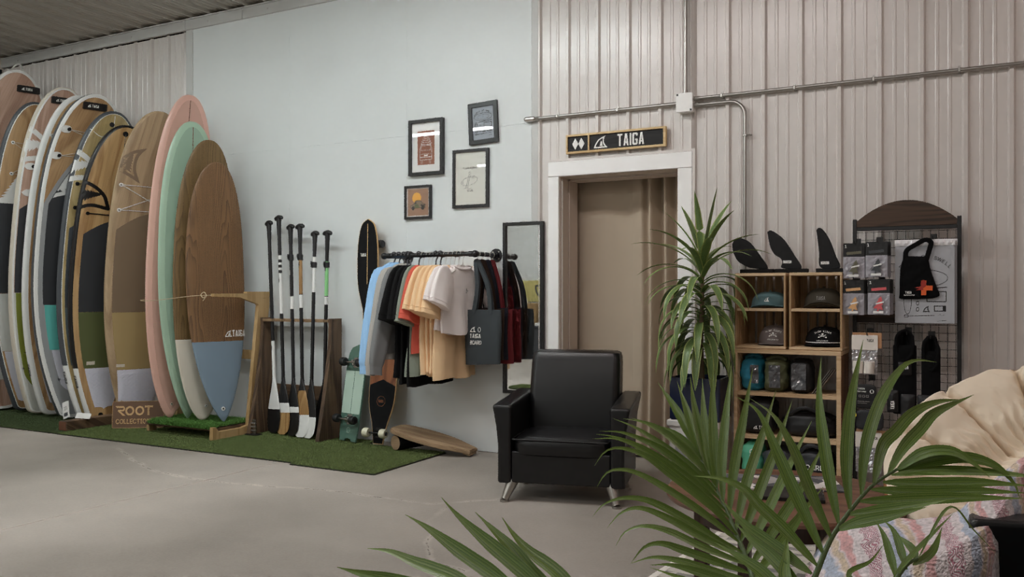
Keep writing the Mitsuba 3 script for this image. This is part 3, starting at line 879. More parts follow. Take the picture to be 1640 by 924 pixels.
# ---------------------------------------------------------------- paddles and their rack
pr = thing('paddle_rack', 'dark stained plank rack with notched shelf holding six paddles', 'paddle rack')
prof = np.vstack([[(5.28, .016)], curve([(5.285, .05), (5.335, .25), (5.385, .5), (5.425, .75), (5.44, .93)], 5), [(5.435, .985), (5.56, .985), (5.56, .016)]])
for x0 in (-5.345, -4.605):
    part(pr, 'side_panel', place(ext(Polygon(prof), .036), (x0, 0, 0), (0, 1, 0), (0, 0, 1)), 'dark_plank')
wood('shelf_plank', (150, 124, 96), (112, 88, 64), grain_x, 0.55)
sh = sbox(-5.309, 5.425, -4.605, 5.555)
PADX = [-5.188, -5.077, -4.974, -4.866, -4.746, -4.630]
sh = sh.difference(union_all([ellipse(x, 5.435, .022, .034) for x in PADX]))
part(pr, 'notched_shelf', place(ext(sh, .022), (0, 0, .955), (1, 0, 0), (0, 1, 0)), 'shelf_plank')
part(pr, 'back_board', box(-5.309, -4.605, 5.535, 5.555, .30, .42, .003), 'dark_plank_flat')
part(pr, 'foot_board', box(-5.309, -4.605, 5.52, 5.555, .016, .06, .003), 'dark_plank_flat')
wood('blade_wood', (178, 142, 96), (140, 104, 62), grain_z, 0.4)
mat('lime_green', (140, 206, 138), 0.5)
mat('grip_black', (22, 22, 23), 0.55)
mat('shaft_black', (24, 24, 25), 0.32)


def paddle(label, x, y0, xt, zt, blade, marks, adjustable, turn, words=True):
    """blade: [(from, to, material)] along the blade; marks: [(z0, z1, material)] along the shaft."""
    t = thing('paddle', label, 'paddle', 'stand-up paddles in the rack')
    a, e = np.array([x[1], y0, .022]), np.array([xt, 5.48, zt])
    xm = x[0]
    d = unit(e - a)
    Ltot = np.linalg.norm(e - a)
    f = unit(np.array([math.sin(turn), -math.cos(turn), 0]) - d * np.dot([math.sin(turn), -math.cos(turn), 0], d))
    r = unit(np.cross(d, f)) * -1
    r = unit(np.cross(f, d)) * -1
    P = lambda s: a + d * s
    zc = lambda z: (z - .022) / d[2]
    BL = .47
    edges = sorted({BL - .06, Ltot - .03} | {min(max(zc(z), BL - .06), Ltot - .03) for m in marks for z in m[:2]})
    for s0, s1 in zip(edges, edges[1:]):
        mid = .5 * (s0 + s1)
        m = next((q[2] for q in marks if zc(q[0]) <= mid <= zc(q[1])), 'shaft_black')
        part(t, 'shaft', cyl(P(s0), P(s1), .0145, 14), m, 40, label=None if m == 'shaft_black' else 'coloured shaft section')
    # palm grip
    g = curve([P(Ltot) - r * .05, P(Ltot) - r * .035 + d * .012, P(Ltot) + d * .018, P(Ltot) + r * .035 + d * .012, P(Ltot) + r * .05], 5)
    part(t, 'grip', tube(g, np.interp(np.linspace(0, 1, len(g)), [0, .15, .5, .85, 1], [.009, .015, .019, .015, .009]), 10), 'grip_black', 50)
    part(t, 'grip_neck', tube([P(Ltot - .13), P(Ltot - .06), P(Ltot + .01)], [.0165, .018, .022], 12), 'grip_black', 50)
    if adjustable:
        part(t, 'clamp', tube([P(Ltot - .27), P(Ltot - .225)], .022, 12), 'grip_black')
        part(t, 'clamp_lever', tube([P(Ltot - .265) + f * .024, P(Ltot - .235) + f * .03, P(Ltot - .22) + f * .026], .007, 6), 'black_satin')
    W = lambda s: 1.12 * np.interp(s / BL, [0, .03, .10, .25, .45, .65, .82, .93, 1], [.035, .062, .084, .094, .086, .062, .036, .021, .0145])
    for s0, s1, m in blade:
        rings = []
        for s in np.linspace(s0 * BL, s1 * BL, 9):
            w = W(s)
            th = np.interp(s / BL, [0, .5, 1], [.004, .007, .0145])
            q = np.arange(16) * 2 * PI / 16
            bend = f * (.03 * (1 - s / BL) ** 1.5)
            rings.append(P(s) + bend + np.cos(q)[:, None] * r * w + np.sin(q)[:, None] * f * th)
        part(t, 'blade', loft(rings), m, 50, label=None if m == blade[-1][2] else 'differently coloured blade end')
    if words:
        for z0, z1, m in marks:
            if z1 - z0 > .2:
                q = ext(taiga(.016), .0008)
                v = q.vertices
                side = unit(np.cross(d, f))
                fd = unit(f * .9)
                c = P(zc(z1) - .04) - d * v[:, :1] + fd * (.0147 + v[:, 2:]) + unit(np.cross(fd, d)) * (v[:, 1:2] - .008) * -1
                part(t, 'lettering', trimesh.Trimesh(c, q.faces, process=False), 'black_print' if m in ('white_plastic', 'lime_green', 'blade_wood') else 'white_print')
    return t


paddle('paddle with black shaft and white blade with black end, leftmost in the rack', (PADX[0], -5.17), 5.44, -5.29, 1.775, [(0, .42, 'shaft_black'), (.42, 1, 'white_plastic')], [(.40, .79, 'white_plastic')], False, -.30)
paddle('tallest paddle in the rack, white striped upper shaft and wood blade tip', (PADX[1], -5.055), 5.42, -5.178, 1.815, [(0, .38, 'blade_wood'), (.38, .55, 'white_plastic'), (.55, 1, 'shaft_black')],
       [(1.02, 1.36, 'white_plastic'), (1.385, 1.405, 'white_plastic'), (1.43, 1.45, 'white_plastic'), (1.475, 1.51, 'white_plastic')], False, -.22)
paddle('black paddle with white lettering and one white band across its blade, third from left', (PADX[2], -4.93), 5.40, -5.048, 1.735, [(0, .40, 'shaft_black'), (.40, .50, 'white_plastic'), (.50, 1, 'shaft_black')],
       [(1.06, 1.165, 'white_plastic'), (1.17, 1.42, 'shaft_black')], True, -.30)
paddle('paddle with bamboo coloured shaft section and bamboo blade with white end', (PADX[3], -4.82), 5.38, -4.945, 1.735, [(0, .38, 'white_plastic'), (.38, .80, 'blade_wood'), (.80, 1, 'shaft_black')],
       [(1.07, 1.18, 'white_plastic'), (1.185, 1.49, 'blade_wood')], True, -.18)
paddle('paddle with long white shaft section and black blade with white end', (PADX[4], -4.735), 5.37, -4.783, 1.67, [(0, .36, 'white_plastic'), (.36, 1, 'shaft_black')], [(1.20, 1.49, 'white_plastic')], True, -.30)
paddle('paddle with mint green shaft section, rightmost in the rack', (PADX[5], -4.665), 5.45, -4.651, 1.67, [(0, 1, 'shaft_black')], [(1.10, 1.165, 'white_plastic'), (1.17, 1.45, 'lime_green')], True, -.2)

# ---------------------------------------------------------------- skateboards and the balance board
mat('griptape', (24, 24, 25), 0.95, spec=0.15)
mat('ply_edge', (196, 160, 112), 0.6)
mat('sk_green', (184, 206, 192), 0.45)
mat('sk_green_dark', (84, 114, 102), 0.35)
mat('wheel_black', (26, 26, 27), 0.5)
mat('wheel_cream', (226, 222, 196), 0.4)
wood('rosewood', (150, 92, 58), (92, 52, 32), grain_z, 0.4)


def skate(label, outline, o, ax, up, top, bottom, axles, wheel, axle_m, thick=.012):
    """A deck drawn in its own plane (x right, y up) and its two trucks; the trucks sit on the -normal side unless axles says otherwise."""
    t = thing('skateboard', label, 'skateboard')
    ax, up = unit(ax), unit(up)
    up = unit(up - ax * np.dot(ax, up))
    n = np.cross(ax, up)
    put = lambda m, h=0: place(m, np.array(o) + n * h, ax, up)
    part(t, 'deck', put(ext(outline, thick)), bottom)
    part(t, 'top_sheet', put(ext(outline.buffer(-.004), .0015), thick), top)
    for y, sgn, hw_, wr, ww in axles:
        c = np.array(o) + up * y
        base = thick if sgn > 0 else 0
        B = lambda x, h, yy=0: c + ax * x + n * (base + sgn * h) + up * yy
        tr = part(t, 'truck', cat(*[place(box(-.028, .028, -.04, .04, 0, .008, .002), B(0, 0) if sgn > 0 else B(0, .008), ax, up), tube([B(0, .004), B(0, .025), B(0, .045)], [.022, .016, .012], 10), tube([B(-hw_, .052), B(hw_, .052)], .0075, 10), tube([B(0, .03, -.02), B(0, .045, .02)], .012, 8)]), axle_m, 40)
        for sx in (-1, 1):
            part(t, 'wheel', tube([B(sx * (hw_ - ww), .052), B(sx * (hw_ - ww * .8), .052), B(sx * (hw_ - ww * .2), .052), B(sx * hw_, .052)], [wr * .86, wr, wr, wr * .86], 18), wheel, 40)
            part(t, 'bearing', tube([B(sx * (hw_ - ww * .2), .052), B(sx * (hw_ + .003), .052)], wr * .42, 12), 'black_satin')
    return t, put


def swallow(L, W, nose, tail, notch=.02):
    """A surf-skate outline standing on its tail."""
    pts = [(0, L), (W * nose, L * .94), (W * .46, L * .78), (W * .5, L * .55), (W * .45, L * .32), (W * tail, L * .10), (W * tail * .9, 0.0)]
    r = curve(pts, 6)
    l = r[::-1] * [-1, 1]
    return Polygon(np.vstack([r, [(0, notch)], l])).buffer(0)


# hung on the wall, grip side out, its trucks between deck and wall
hang = swallow(.80, .225, .30, .22, .0)
t, put = skate('black grip taped surf skateboard hung upright on the white wall', hang, (-4.255, 5.50, .985), (.99, -.12, 0), (-.035, .02, 1), 'griptape', 'ply_edge', [(.60, -1, .105, .032, .05)], 'wheel_black', 'chrome')
part(t, 'stringer_line', put(ext(sbox(-.0035, .28, .0035, .76), .0008), .0135), 'ply_edge')
part(t, 'lettering', put(ext(affinity.translate(taiga(.026), -.075, .50), .0008), .0135), 'white_print')
part(t, 'hanger_peg', box(-4.30, -4.26, 5.535, 5.615, 1.62, 1.65, .004), 'black_satin')
# the green one leans upside down, trucks outward
gr = Polygon(np.vstack([curve([(.10, 0.0), (.112, .12), (.120, .35), (.115, .60), (.085, .72), (0, .765)], 6), curve([(0, .765), (-.085, .72), (-.115, .60), (-.120, .35), (-.112, .12), (-.10, 0)], 6)[1:], [(-.04, 0), (-.035, .015), (0, .022), (.035, .015), (.04, 0)]])).buffer(0)
t, put = skate('pale green surf skateboard leaning underside out, black wheels on steel trucks', gr, (-4.37, 5.40, .022), (.975, -.22, 0), (.12, .13, 1), 'sk_green_dark', 'sk_green_dark', [(.62, 1, .125, .034, .052), (.17, 1, .125, .034, .052)], 'wheel_black', 'chrome')
part(t, 'painted_panel', put(ext(gr.intersection(sbox(-.2, .21, .2, .56)).buffer(-.006), .0008), .0138), 'sk_green', label='pale green panel')
part(t, 'stringer_line', put(ext(sbox(-.002, .21, .002, .56), .0008), .0148), 'sk_green_dark')
part(t, 'badge', put(ext(ellipse(0, .085, .022, .022).difference(ellipse(0, .085, .019, .019)), .0008), .0138), 'sk_green')
# dark one with cream wheels
dk = Polygon(np.vstack([curve([(.045, 0), (.055, .06), (.075, .16), (.115, .30), (.125, .45), (.12, .66), (.08, .80), (0, .85)], 6), curve([(0, .85), (-.08, .80), (-.12, .66), (-.125, .45), (-.115, .30), (-.075, .16), (-.055, .06), (-.045, 0)], 6)[1:]])).buffer(0)
t, put = skate('striped rosewood longboard with black arrow panel and cream wheels, leaning under the clothes', dk, (-4.075, 5.40, .022), (1, 0.02, 0), (.065, .15, 1), 'rosewood', 'ply_edge', [(.085, 1, .105, .036, .052)], 'wheel_cream', 'black_satin')
bl = dk.buffer(-.005).intersection(Polygon([(-.2, -.1), (.2, -.1), (.2, .42), (0, .50), (-.2, .42)]))
part(t, 'black_panel', put(ext(bl, .001), .0138), 'griptape')
part(t, 'badge', put(ext(ellipse(0, .33, .04, .04).difference(ellipse(0, .33, .037, .037)), .0006), .0149), 'rosewood')
q = ext(affinity.translate(taiga(.022), -.028, .32), .0006)
part(t, 'lettering', put(q, .0149), 'rosewood')
# balance board on its roller
wood('cork', (160, 134, 106), (136, 112, 86), grain_x, 0.75)
rr = thing('balance_roller', 'cork ended black roller lying on the turf under the balance board', 'roller')
RX = unit((.62, -.60, 0))
rc = np.array([-3.80, 5.36, .072])
d_ = unit((-.30, -.95, 0))
part(rr, 'roller', cyl(rc + d_ * .085, rc - d_ * .16, .056, 28), 'black_matte')
part(rr, 'cork_end', cyl(rc + d_ * .088, rc + d_ * .084, .054, 28), 'cork')
bb = thing('balance_board', 'tan wooden balance board tilted across its roller beside the wall', 'balance board')
bo, be = np.array([-3.86, 5.385, .142]), np.array([-3.23, 5.42, .022])
bx = unit(be - bo)
by = unit(np.array([.05, 1, 0]) - bx * np.dot([.05, 1, 0], bx))
bz = np.cross(bx, by)
ol = Polygon(np.vstack([curve([(-.045, -.06), (0, -.12), (.2, -.16), (.4, -.145), (.56, -.09), (.64, -.06)], 6), curve([(.64, .06), (.56, .09), (.4, .145), (.2, .16), (0, .12), (-.045, .06)], 6)])).buffer(.02).buffer(-.02)
m = ext(ol.buffer(-.006), .030)
m2 = ext(ol, .018)
m2.apply_translation((0, 0, .006))
part(bb, 'board', cat(place(m, bo, bx, by, bz), place(m2, bo, bx, by, bz)), 'cork')
part(bb, 'end_stop', place(box(.58, .64, -.055, .055, -.014, .002, .004), bo, bx, by, bz), 'cork')

# ---------------------------------------------------------------- clothes rail
RY, RZ = 5.30, 1.475
cr = thing('clothes_rail', 'black iron pipe clothes rail with round wall flanges', 'clothes rail')
part(cr, 'rail', cyl((-3.95, RY, RZ), (-3.145, RY, RZ), .0165, 16), 'black_satin', 40)
for x in (-3.945, -3.145):
    part(cr, 'bracket_pipe', cyl((x, RY, RZ), (x, WALL - .012, RZ), .0165, 16), 'black_satin', 40)
    part(cr, 'elbow', trimesh.Trimesh(*(lambda s: (s.vertices + [x, RY, RZ], s.faces))(trimesh.creation.icosphere(2, .026))), 'black_satin', True)
    fg = part(cr, 'flange', cat(cyl((x, WALL - .016, RZ), (x, WALL - .0078, RZ), .050, 28), tube([(x, WALL - .040, RZ), (x, WALL - .03, RZ), (x, WALL - .014, RZ)], [.022, .024, .032], 20)), 'black_satin', 40)
    for q in range(4):
        an = q * PI / 2 + .8
        part(fg, 'screw', cyl((x + .036 * math.cos(an), WALL - .019, RZ + .036 * math.sin(an)), (x + .036 * math.cos(an), WALL - .015, RZ + .036 * math.sin(an)), .006, 8), 'chrome')
for x in (-3.90, -3.60, -3.42, -3.30, -3.18):
    part(cr, 'collar', cyl((x - .014, RY, RZ), (x + .014, RY, RZ), .0205, 14), 'black_satin', 40)

for k, c in dict(c_blue=(150, 190, 228), c_grey=(168, 165, 160), c_dgrey=(120, 121, 122), c_black=(17, 17, 18), c_sage=(128, 136, 124), c_coral=(204, 96, 80), c_peach=(228, 194, 154), c_white=(232, 224, 222), c_charcoal=(62, 67, 70), c_umber=(46, 34, 28), c_maroon=(104, 40, 44), c_navy=(32, 32, 40)).items():
    mat(k, c, 0.9, spec=0.15, sheen=0.3)
mat('hanger_plastic', (70, 70, 74), 0.5)
mat('hanger_wire', (206, 202, 194), 0.35, metal=.6)


def hanger(x, plastic, z0, drop=.0):
    lab = 'dark grey plastic clothes hanger on the black pipe rail' if plastic else 'pale wire clothes hanger on the black pipe rail'
    t = thing('clothes_hanger', lab, 'hanger', 'plastic hangers' if plastic else 'wire hangers')
    r, m = (.0055, 'hanger_plastic') if plastic else (.0022, 'hanger_wire')
    th = np.linspace(-.25 * PI, PI, 10)
    R = .0165 + r + .003
    hook = [(x + R * math.cos(a) * .25, RY + R * math.cos(a), RZ + R * math.sin(a)) for a in th[::-1]]
    hook = [(x, RY - R * .2, RZ - .012)][:0] + hook + [(x, RY + .006, RZ - .04), (x, RY, z0 + .012)]
    part(t, 'hook', tube(curve(hook, 3), r, 7), m)
    bar = curve([(x, RY - .20, z0 - .075), (x, RY - .10, z0 - .03), (x, RY - .02, z0 + .006), (x, RY, z0 + .012), (x, RY + .02, z0 + .006), (x, RY + .10, z0 - .03), (x, RY + .20, z0 - .075)], 5)
    part(t, 'shoulders', tube(bar, r * 1.25 if plastic else .004, 7), m)


def garment(name, label, catg, x, m, length, hemw=.25, sleeve='short', z0=1.385, seed=0, thick=.024, group=None, swing=0.0, droop=.0, hood=False, yaw=.0):
    """A shirt on a hanger across the rail: y is its width, x its thickness."""
    rnd = np.random.default_rng(seed)
    ph, am = rnd.uniform(0, 6, 4), rnd.uniform(.6, 1.2, 4)
    t = thing(name, label, catg, group)
    ca, sa = math.cos(yaw), math.sin(yaw)

    def part(k, nm, mesh, m, smooth):
        mesh.vertices = mesh.vertices + [-x, -RY, 0]
        mesh.vertices = mesh.vertices @ np.array([[ca, -sa, 0], [sa, ca, 0], [0, 0, 1]]) + [x, RY, 0]
        return globals()['part'](k, nm, mesh, m, smooth)

    q = np.arange(40) * 2 * PI / 40
    cs, sn = np.cos(q), np.sin(q)
    cy, cx = np.sign(cs) * np.abs(cs) ** .8, np.sign(sn) * np.abs(sn) ** .7
    rings = []
    for s in np.concatenate([np.linspace(0, .10, 5), np.linspace(.14, 1, 22)]):
        d = s * length
        hw = np.interp(d, [0, .02, .055, .10, .19, length * .7, length], [.082, .112, .185, .212, .222, (.222 + hemw) / 2, hemw])
        z = np.interp(d, [0, length], [z0, z0 - length])
        th = np.interp(d, [0, .03, .1, .3, length], [.016, .022, .024, thick, thick * 1.25])
        y = hw * cy
        k = np.clip((d - .12) / (length - .12), 0, 1)
        fold = k * (.020 * am[0] * np.sin(y * 26 + ph[0]) + .011 * am[1] * np.sin(y * 47 + ph[1] + d * 3))
        zz = z - .018 * np.clip(np.abs(y) / .2, 0, 1.2) ** 2 * (d < .07) + k * .010 * np.sin(y * 22 + ph[2])
        rings.append(np.stack([x + th * cx + fold + swing * k * .03, RY + y + .012 * k * am[2] * np.sin(d * 9 + ph[3]), np.broadcast_to(zz, y.shape)], 1))
    part(t, 'body', loft(rings), m, 50)
    nk = np.linspace(0, 2 * PI, 25)
    part(t, 'collar', tube(np.stack([x + .020 * np.sin(nk) + .004, RY + .088 * np.cos(nk), z0 + .002 - .022 * (np.sin(nk) > 0) * np.sin(nk)], 1), .009, 6), m, 50)
    for s in (-1, 1):
        if sleeve == 'short':
            path = curve([(.14, -.055), (.20, -.10), (.262, -.195 - droop * .6), (.305, -.30 - droop)], 4)
            wid = np.interp(np.linspace(0, 1, len(path)), [0, .3, 1], [.075, .108, .098])
        else:
            path = curve([(.11, -.05), (.178, -.10), (.232, -.27), (.288, -.47), (.335, -.665), (.345, -.72)], 4)
            wid = np.interp(np.linspace(0, 1, len(path)), [0, .15, .35, .7, .9, 1], [.06, .085, .085, .068, .052, .044])
        tg = np.gradient(path, axis=0)
        tg /= np.linalg.norm(tg, axis=1, keepdims=True)
        nr = np.stack([-tg[:, 1], tg[:, 0]], 1)
        rg = []
        for i, (p, n_, w) in enumerate(zip(path, nr, wid)):
            k = i / (len(path) - 1)
            th = .020 + .016 * k if sleeve == 'short' else .026 + .014 * math.sin(k * 3)
            a = cy * w
            rip = k * .008 * np.sin(a * 40 + ph[1] + s)
            rg.append(np.stack([x + th * cx + rip + .012 * k * am[3] + swing * k * .05, RY + s * (p[0] + n_[0] * a), z0 + p[1] + n_[1] * a], 1))
        sl = part(t, 'sleeve', loft(rg), m, 50)
        if sleeve == 'long':
            c = rg[-1].mean(0)
            part(sl, 'cuff', loft([c + (rg[-1] - c) * 1.04 + [0, 0, .004], c + (rg[-1] - c) * .98 - [0, 0, .028], c + (rg[-1] - c) * 1.0 - [0, 0, .055]]), m, 50)
        else:
            part(sl, 'hem', tube(np.vstack([rg[-2], rg[-2][:1]]), .0035, 5, caps=False), m, True)
    if hood:
        hr = []
        for s, w, h in zip(np.linspace(0, 1, 8), [.07, .115, .13, .135, .13, .11, .08, .03], [.03, .05, .06, .062, .06, .05, .035, .012]):
            hr.append(np.stack([x - .012 + h * cx * .8, RY + w * cy, np.full(40, z0 - .085 + .125 * s)], 1))
        part(t, 'hood', loft(hr), m, 50)
    return t, rings


HUNG = [  # name, label, category, x, material, length, options, plastic hanger
    ('hoodie', 'pale blue hoodie hanging first on the left of the clothes rail', 'hoodie', -3.855, 'c_blue', .60, dict(sleeve='long', hood=True, seed=1, yaw=0.04, thick=.03), True),
    ('hoodie', 'second pale blue hoodie, mostly hidden behind the pale grey sweatshirt', 'hoodie', -3.81, 'c_blue', .66, dict(sleeve='long', hood=True, seed=2, yaw=0.10, thick=.028), True),
    ('sweatshirt', 'pale grey sweatshirt with long hanging sleeve beside the blue hoodies', 'sweatshirt', -3.765, 'c_grey', .66, dict(sleeve='long', hood=True, seed=3, yaw=0.24, thick=.03, z0=1.378, swing=.4), True),
    ('sweatshirt', 'grey sweatshirt between the pale grey one and the black shirts', 'sweatshirt', -3.735, 'c_grey', .68, dict(sleeve='long', seed=4, yaw=0.22, thick=.026), True),
    ('sweatshirt', 'dark grey sweatshirt against the black shirts', 'sweatshirt', -3.705, 'c_dgrey', .62, dict(sleeve='long', seed=5, yaw=0.20, thick=.022), True),
    ('t_shirt', 'long black t-shirt with its sleeve out towards the room', 't-shirt', -3.63, 'c_black', .80, dict(seed=6, yaw=0.14, droop=.10, swing=-.3), True),
    ('t_shirt', 'black t-shirt in the middle of the three black ones', 't-shirt', -3.59, 'c_black', .84, dict(seed=7, yaw=0.13, droop=.10), False),
    ('t_shirt', 'black t-shirt hanging lowest, beside the sage shirt', 't-shirt', -3.545, 'c_black', .86, dict(seed=8, yaw=0.12, droop=.10), False),
    ('t_shirt', 'sage grey t-shirt between the black and the coral shirts', 't-shirt', -3.515, 'c_sage', .78, dict(seed=9, yaw=0.12, droop=.11), False),
    ('t_shirt', 'coral red t-shirt on the rail', 't-shirt', -3.480, 'c_coral', .62, dict(seed=10, yaw=0.12, droop=.09), True),
    ('t_shirt', 'peach t-shirt next to the coral red one', 't-shirt', -3.440, 'c_peach', .76, dict(hemw=.235, seed=11, yaw=0.14, droop=.03), True),
    ('t_shirt', 'peach t-shirt, second from the coral red one', 't-shirt', -3.395, 'c_peach', .78, dict(hemw=.235, seed=12, yaw=0.12, droop=.035), False),
    ('t_shirt', 'peach t-shirt, third from the coral red one', 't-shirt', -3.355, 'c_peach', .78, dict(hemw=.235, seed=13, yaw=0.11, droop=.045), False),
    ('t_shirt', 'peach t-shirt next to the white ones', 't-shirt', -3.318, 'c_peach', .80, dict(hemw=.235, seed=14, yaw=0.12, droop=.05, swing=.6), False),
    ('t_shirt', 'white t-shirt behind another white one', 't-shirt', -3.285, 'c_white', .45, dict(seed=15, yaw=0.12, droop=-.03), False),
    ('t_shirt', 'white t-shirt with small chest print, last of the shirts before the totes', 't-shirt', -3.250, 'c_white', .48, dict(seed=16, yaw=0.14, droop=-.02, swing=.8), False),
]
for nm, lab, ca, x, m, ln, kw, pl in HUNG:
    hanger(x, pl, kw.get('z0', 1.385))
    t, rings = garment(nm, lab, ca, x, m, ln, **kw)
part(t, 'chest_print', place(ext(shift(fin_logo(.03, True, .1), 0, 0, 40), .001), (-3.205, 5.29, 1.20), (0, 1, 0), (0, 0, 1)), 'grey_print')


def tote(label, x, y, w, h, ztop, m, hook_y, yaw=0.0, logo=False, seed=0):
    t = thing('tote_bag', label, 'tote bag')
    ax = np.array([math.cos(yaw), math.sin(yaw), 0])
    ay = np.array([-math.sin(yaw), math.cos(yaw), 0])
    q = np.arange(40) * 2 * PI / 40
    cx, cy = np.sign(np.cos(q)) * np.abs(np.cos(q)) ** .5, np.sign(np.sin(q)) * np.abs(np.sin(q)) ** .8
    rg = []
    for s in np.linspace(0, 1, 14):
        d = .012 + .024 * math.sin(min(s * 1.25, 1) * PI * .6)
        ww = w / 2 * (1 + .03 * math.sin(s * 5 + seed))
        z = ztop - h * s
        a = ww * cx
        rg.append(np.array([x, y, 0]) + a[:, None] * ax + (d * cy + .006 * s * np.sin(a * 30 + seed))[:, None] * ay + np.array([0, 0, 1.0]) * (z + .006 * np.sin(a * 12 + seed) * s)[:, None])
    part(t, 'bag', loft(rg), m, 50)
    hk = np.array([-3.145, hook_y, RZ - .055])
    for s in (-1, 1):
        p = [np.array([x, y, ztop - .03]) + ax * (-w * .24) + ay * s * .018, np.array([x, y, ztop + .16]) + ax * (-w * .15) + ay * s * .012, hk + ax * -.012 + ay * s * .008 - [0, 0, .012], hk + ay * s * .008, hk + ax * .012 + ay * s * .008 - [0, 0, .012],
             np.array([x, y, ztop + .16]) + ax * (w * .15) + ay * s * .012, np.array([x, y, ztop - .03]) + ax * (w * .24) + ay * s * .018]
        part(t, 'strap', tube(curve(p, 6), .016, 8, flat=(1, .14), ref=ay), m, 50)
    if logo:
        o = np.array([x, y, 0]) - ay * .040
        pl = lambda poly: place(ext(poly, .0015), o + np.array([0, 0, ztop - .26]) - ax * .085, ax, (0, 0, 1))
        tx = lambda g, z_, s_: affinity.translate(g, 0, z_)
        part(t, 'logo', pl(union_all([affinity.translate(fin_logo(.040, False, .16), .025, .10), affinity.translate(ellipse(0, 0, .012, .019).difference(ellipse(0, 0, .008, .015)), .075, .118)])), 'white_print')
        part(t, 'lettering', pl(affinity.scale(affinity.translate(taiga(.030), 0, .058), 1.25, 1, origin=(0, 0))), 'white_print')
        q2 = text('BOARD', .028, .090, .0015)
        part(t, 'lettering', place(q2, o + np.array([0, 0, ztop - .26 + .012]) - ax * .085, ax, (0, 0, 1)), 'white_print')
    hkk = thing('wire_hook', 'thin steel hook holding a tote bag on the bracket pipe', 'hook', 'tote bag hooks')
    th = np.linspace(-.2 * PI, PI, 9)
    part(hkk, 'wire', tube([(-3.145 + .021 * math.cos(a), hook_y, RZ + .021 * math.sin(a)) for a in th[::-1]] + [(-3.150, hook_y, RZ - .03), (-3.145, hook_y, RZ - .062)], .002, 6), 'hanger_wire')
    return t


tote('maroon tote bag hanging nearest the wall', -3.12, 5.525, .31, .39, 1.075, 'c_maroon', 5.545, .05, seed=3)
tote('almost black tote bag between the maroon and the umber ones', -3.13, 5.475, .30, .37, 1.085, 'c_navy', 5.48, .05, seed=2)
tote('dark umber tote bag behind the charcoal one', -3.12, 5.41, .29, .37, 1.08, 'c_umber', 5.405, .06, seed=1)
tote('charcoal tote bag with white print, front of the tote bags', -3.10, 5.335, .285, .39, 1.075, 'c_charcoal', 5.335, .06, True)

# ---------------------------------------------------------------- mirror and framed prints
scene['mirror_glass'] = {'type': 'conductor', 'material': 'none', 'specular_reflectance': {'type': 'rgb', 'value': [.86, .88, .88]}}
mi_ = thing('wall_mirror', 'tall narrow black framed mirror beside the doorway', 'mirror')
fr = sbox(-3.076, .455, -2.745, 1.714).difference(sbox(-3.052, .479, -2.769, 1.690))
part(mi_, 'frame', on_wall(ext(fr, .028), 0, 0, WALL - .009), 'black_satin')
part(mi_, 'glass', box(-3.056, -2.765, WALL - .022, WALL - .016, .475, 1.694), 'mirror_glass')
part(mi_, 'backing', box(-3.06, -2.76, WALL - .015, WALL - .008, .47, 1.70), 'black_matte')
part(mi_, 'hanging_wire', tube([(-2.94, WALL - .012, 1.71), (-2.915, WALL - .012, 1.724), (-2.89, WALL - .012, 1.71)], .002, 5), 'hanger_wire')
mat('print_white', (228, 228, 226), 0.35)
mat('print_rust', (138, 82, 60), 0.45)
mat('print_grey', (150, 157, 166), 0.35)
mat('print_cream', (214, 214, 206), 0.4)
mat('print_clay', (150, 112, 88), 0.45)
mat('print_sun', (226, 168, 62), 0.45)
scene['picture_glass'] = {'type': 'thindielectric', 'int_ior': 1.5}
F0 = WALL - .0085


def picture(label, cx, cz, w, h, border, depth, tilt, paper, art):
    """art: [(shapely in metres about the centre, material)]"""
    t = thing('framed_print', label, 'framed picture')
    ca, sa = math.cos(tilt), math.sin(tilt)
    pl = lambda m, y: place(m, (cx, F0 - y, cz), (ca, 0, sa), (-sa, 0, ca))
    out, inn = sbox(-w / 2, -h / 2, w / 2, h / 2), sbox(-w / 2 + border, -h / 2 + border, w / 2 - border, h / 2 - border)
    part(t, 'frame', pl(ext(out.difference(inn), depth), 0), 'black_satin')
    part(t, 'paper', pl(ext(inn.buffer(.003), .002), depth * .35), paper)
    for i, (g, m) in enumerate(art):
        part(t, 'print', pl(ext(g.intersection(inn), .0005), depth * .35 + .002 + .0006 * i), m)
    part(t, 'glazing', pl(ext(inn.buffer(.003), .0015), depth * .35 + .008), 'picture_glass')
    return t


ln = lambda pts, w=.003, c=False: stroke(pts, w, c)
van = [ln([(-.075, -.10), (-.078, 0), (-.06, .045), (.06, .045), (.078, 0), (.075, -.10)], .0045, True), ln([(-.075, -.045), (.075, -.045)]), ln([(-.062, -.01), (.062, -.01), (.055, .035), (-.055, .035)], .003, True), ln([(-.078, -.075), (.078, -.075)], .006), sbox(-.025, -.066, .025, -.052), ln([(-.06, -.10), (-.06, -.135), (-.045, -.135), (-.045, -.10)]), ln([(.06, -.10), (.06, -.135), (.045, -.135), (.045, -.10)]),
       ln([(-.02, .15), (-.018, .115)], .004)]
for z_, hw_ in ((.055, .07), (.075, .06), (.095, .05), (.112, .034)):
    e = ellipse(.004, z_, hw_, .011)
    van.append(e.difference(e.buffer(-.003)))
picture('black framed print of a loaded van drawn white on a rust panel', -3.762, 2.329, .318, .434, .024, .034, 0, 'print_white', [(sbox(-.082, -.135, .075, .128), 'print_rust'), (affinity.translate(affinity.scale(union_all(van), .72, .82, origin=(0, 0)), -.004, -.015), 'print_white')])


def arc_text(s, r, cx, cy, h, spread, m=None):
    ms = []
    for i, ch in enumerate(s):
        if ch == ' ':
            continue
        a = (i / (len(s) - 1) - .5) * spread
        g = text(ch, h, depth=.0006, center=True)
        ms.append(place(g, (cx + r * math.sin(a), cy + r * math.cos(a), 0), (math.cos(a), -math.sin(a), 0), (math.sin(a), math.cos(a), 0)))
    return cat(*ms)


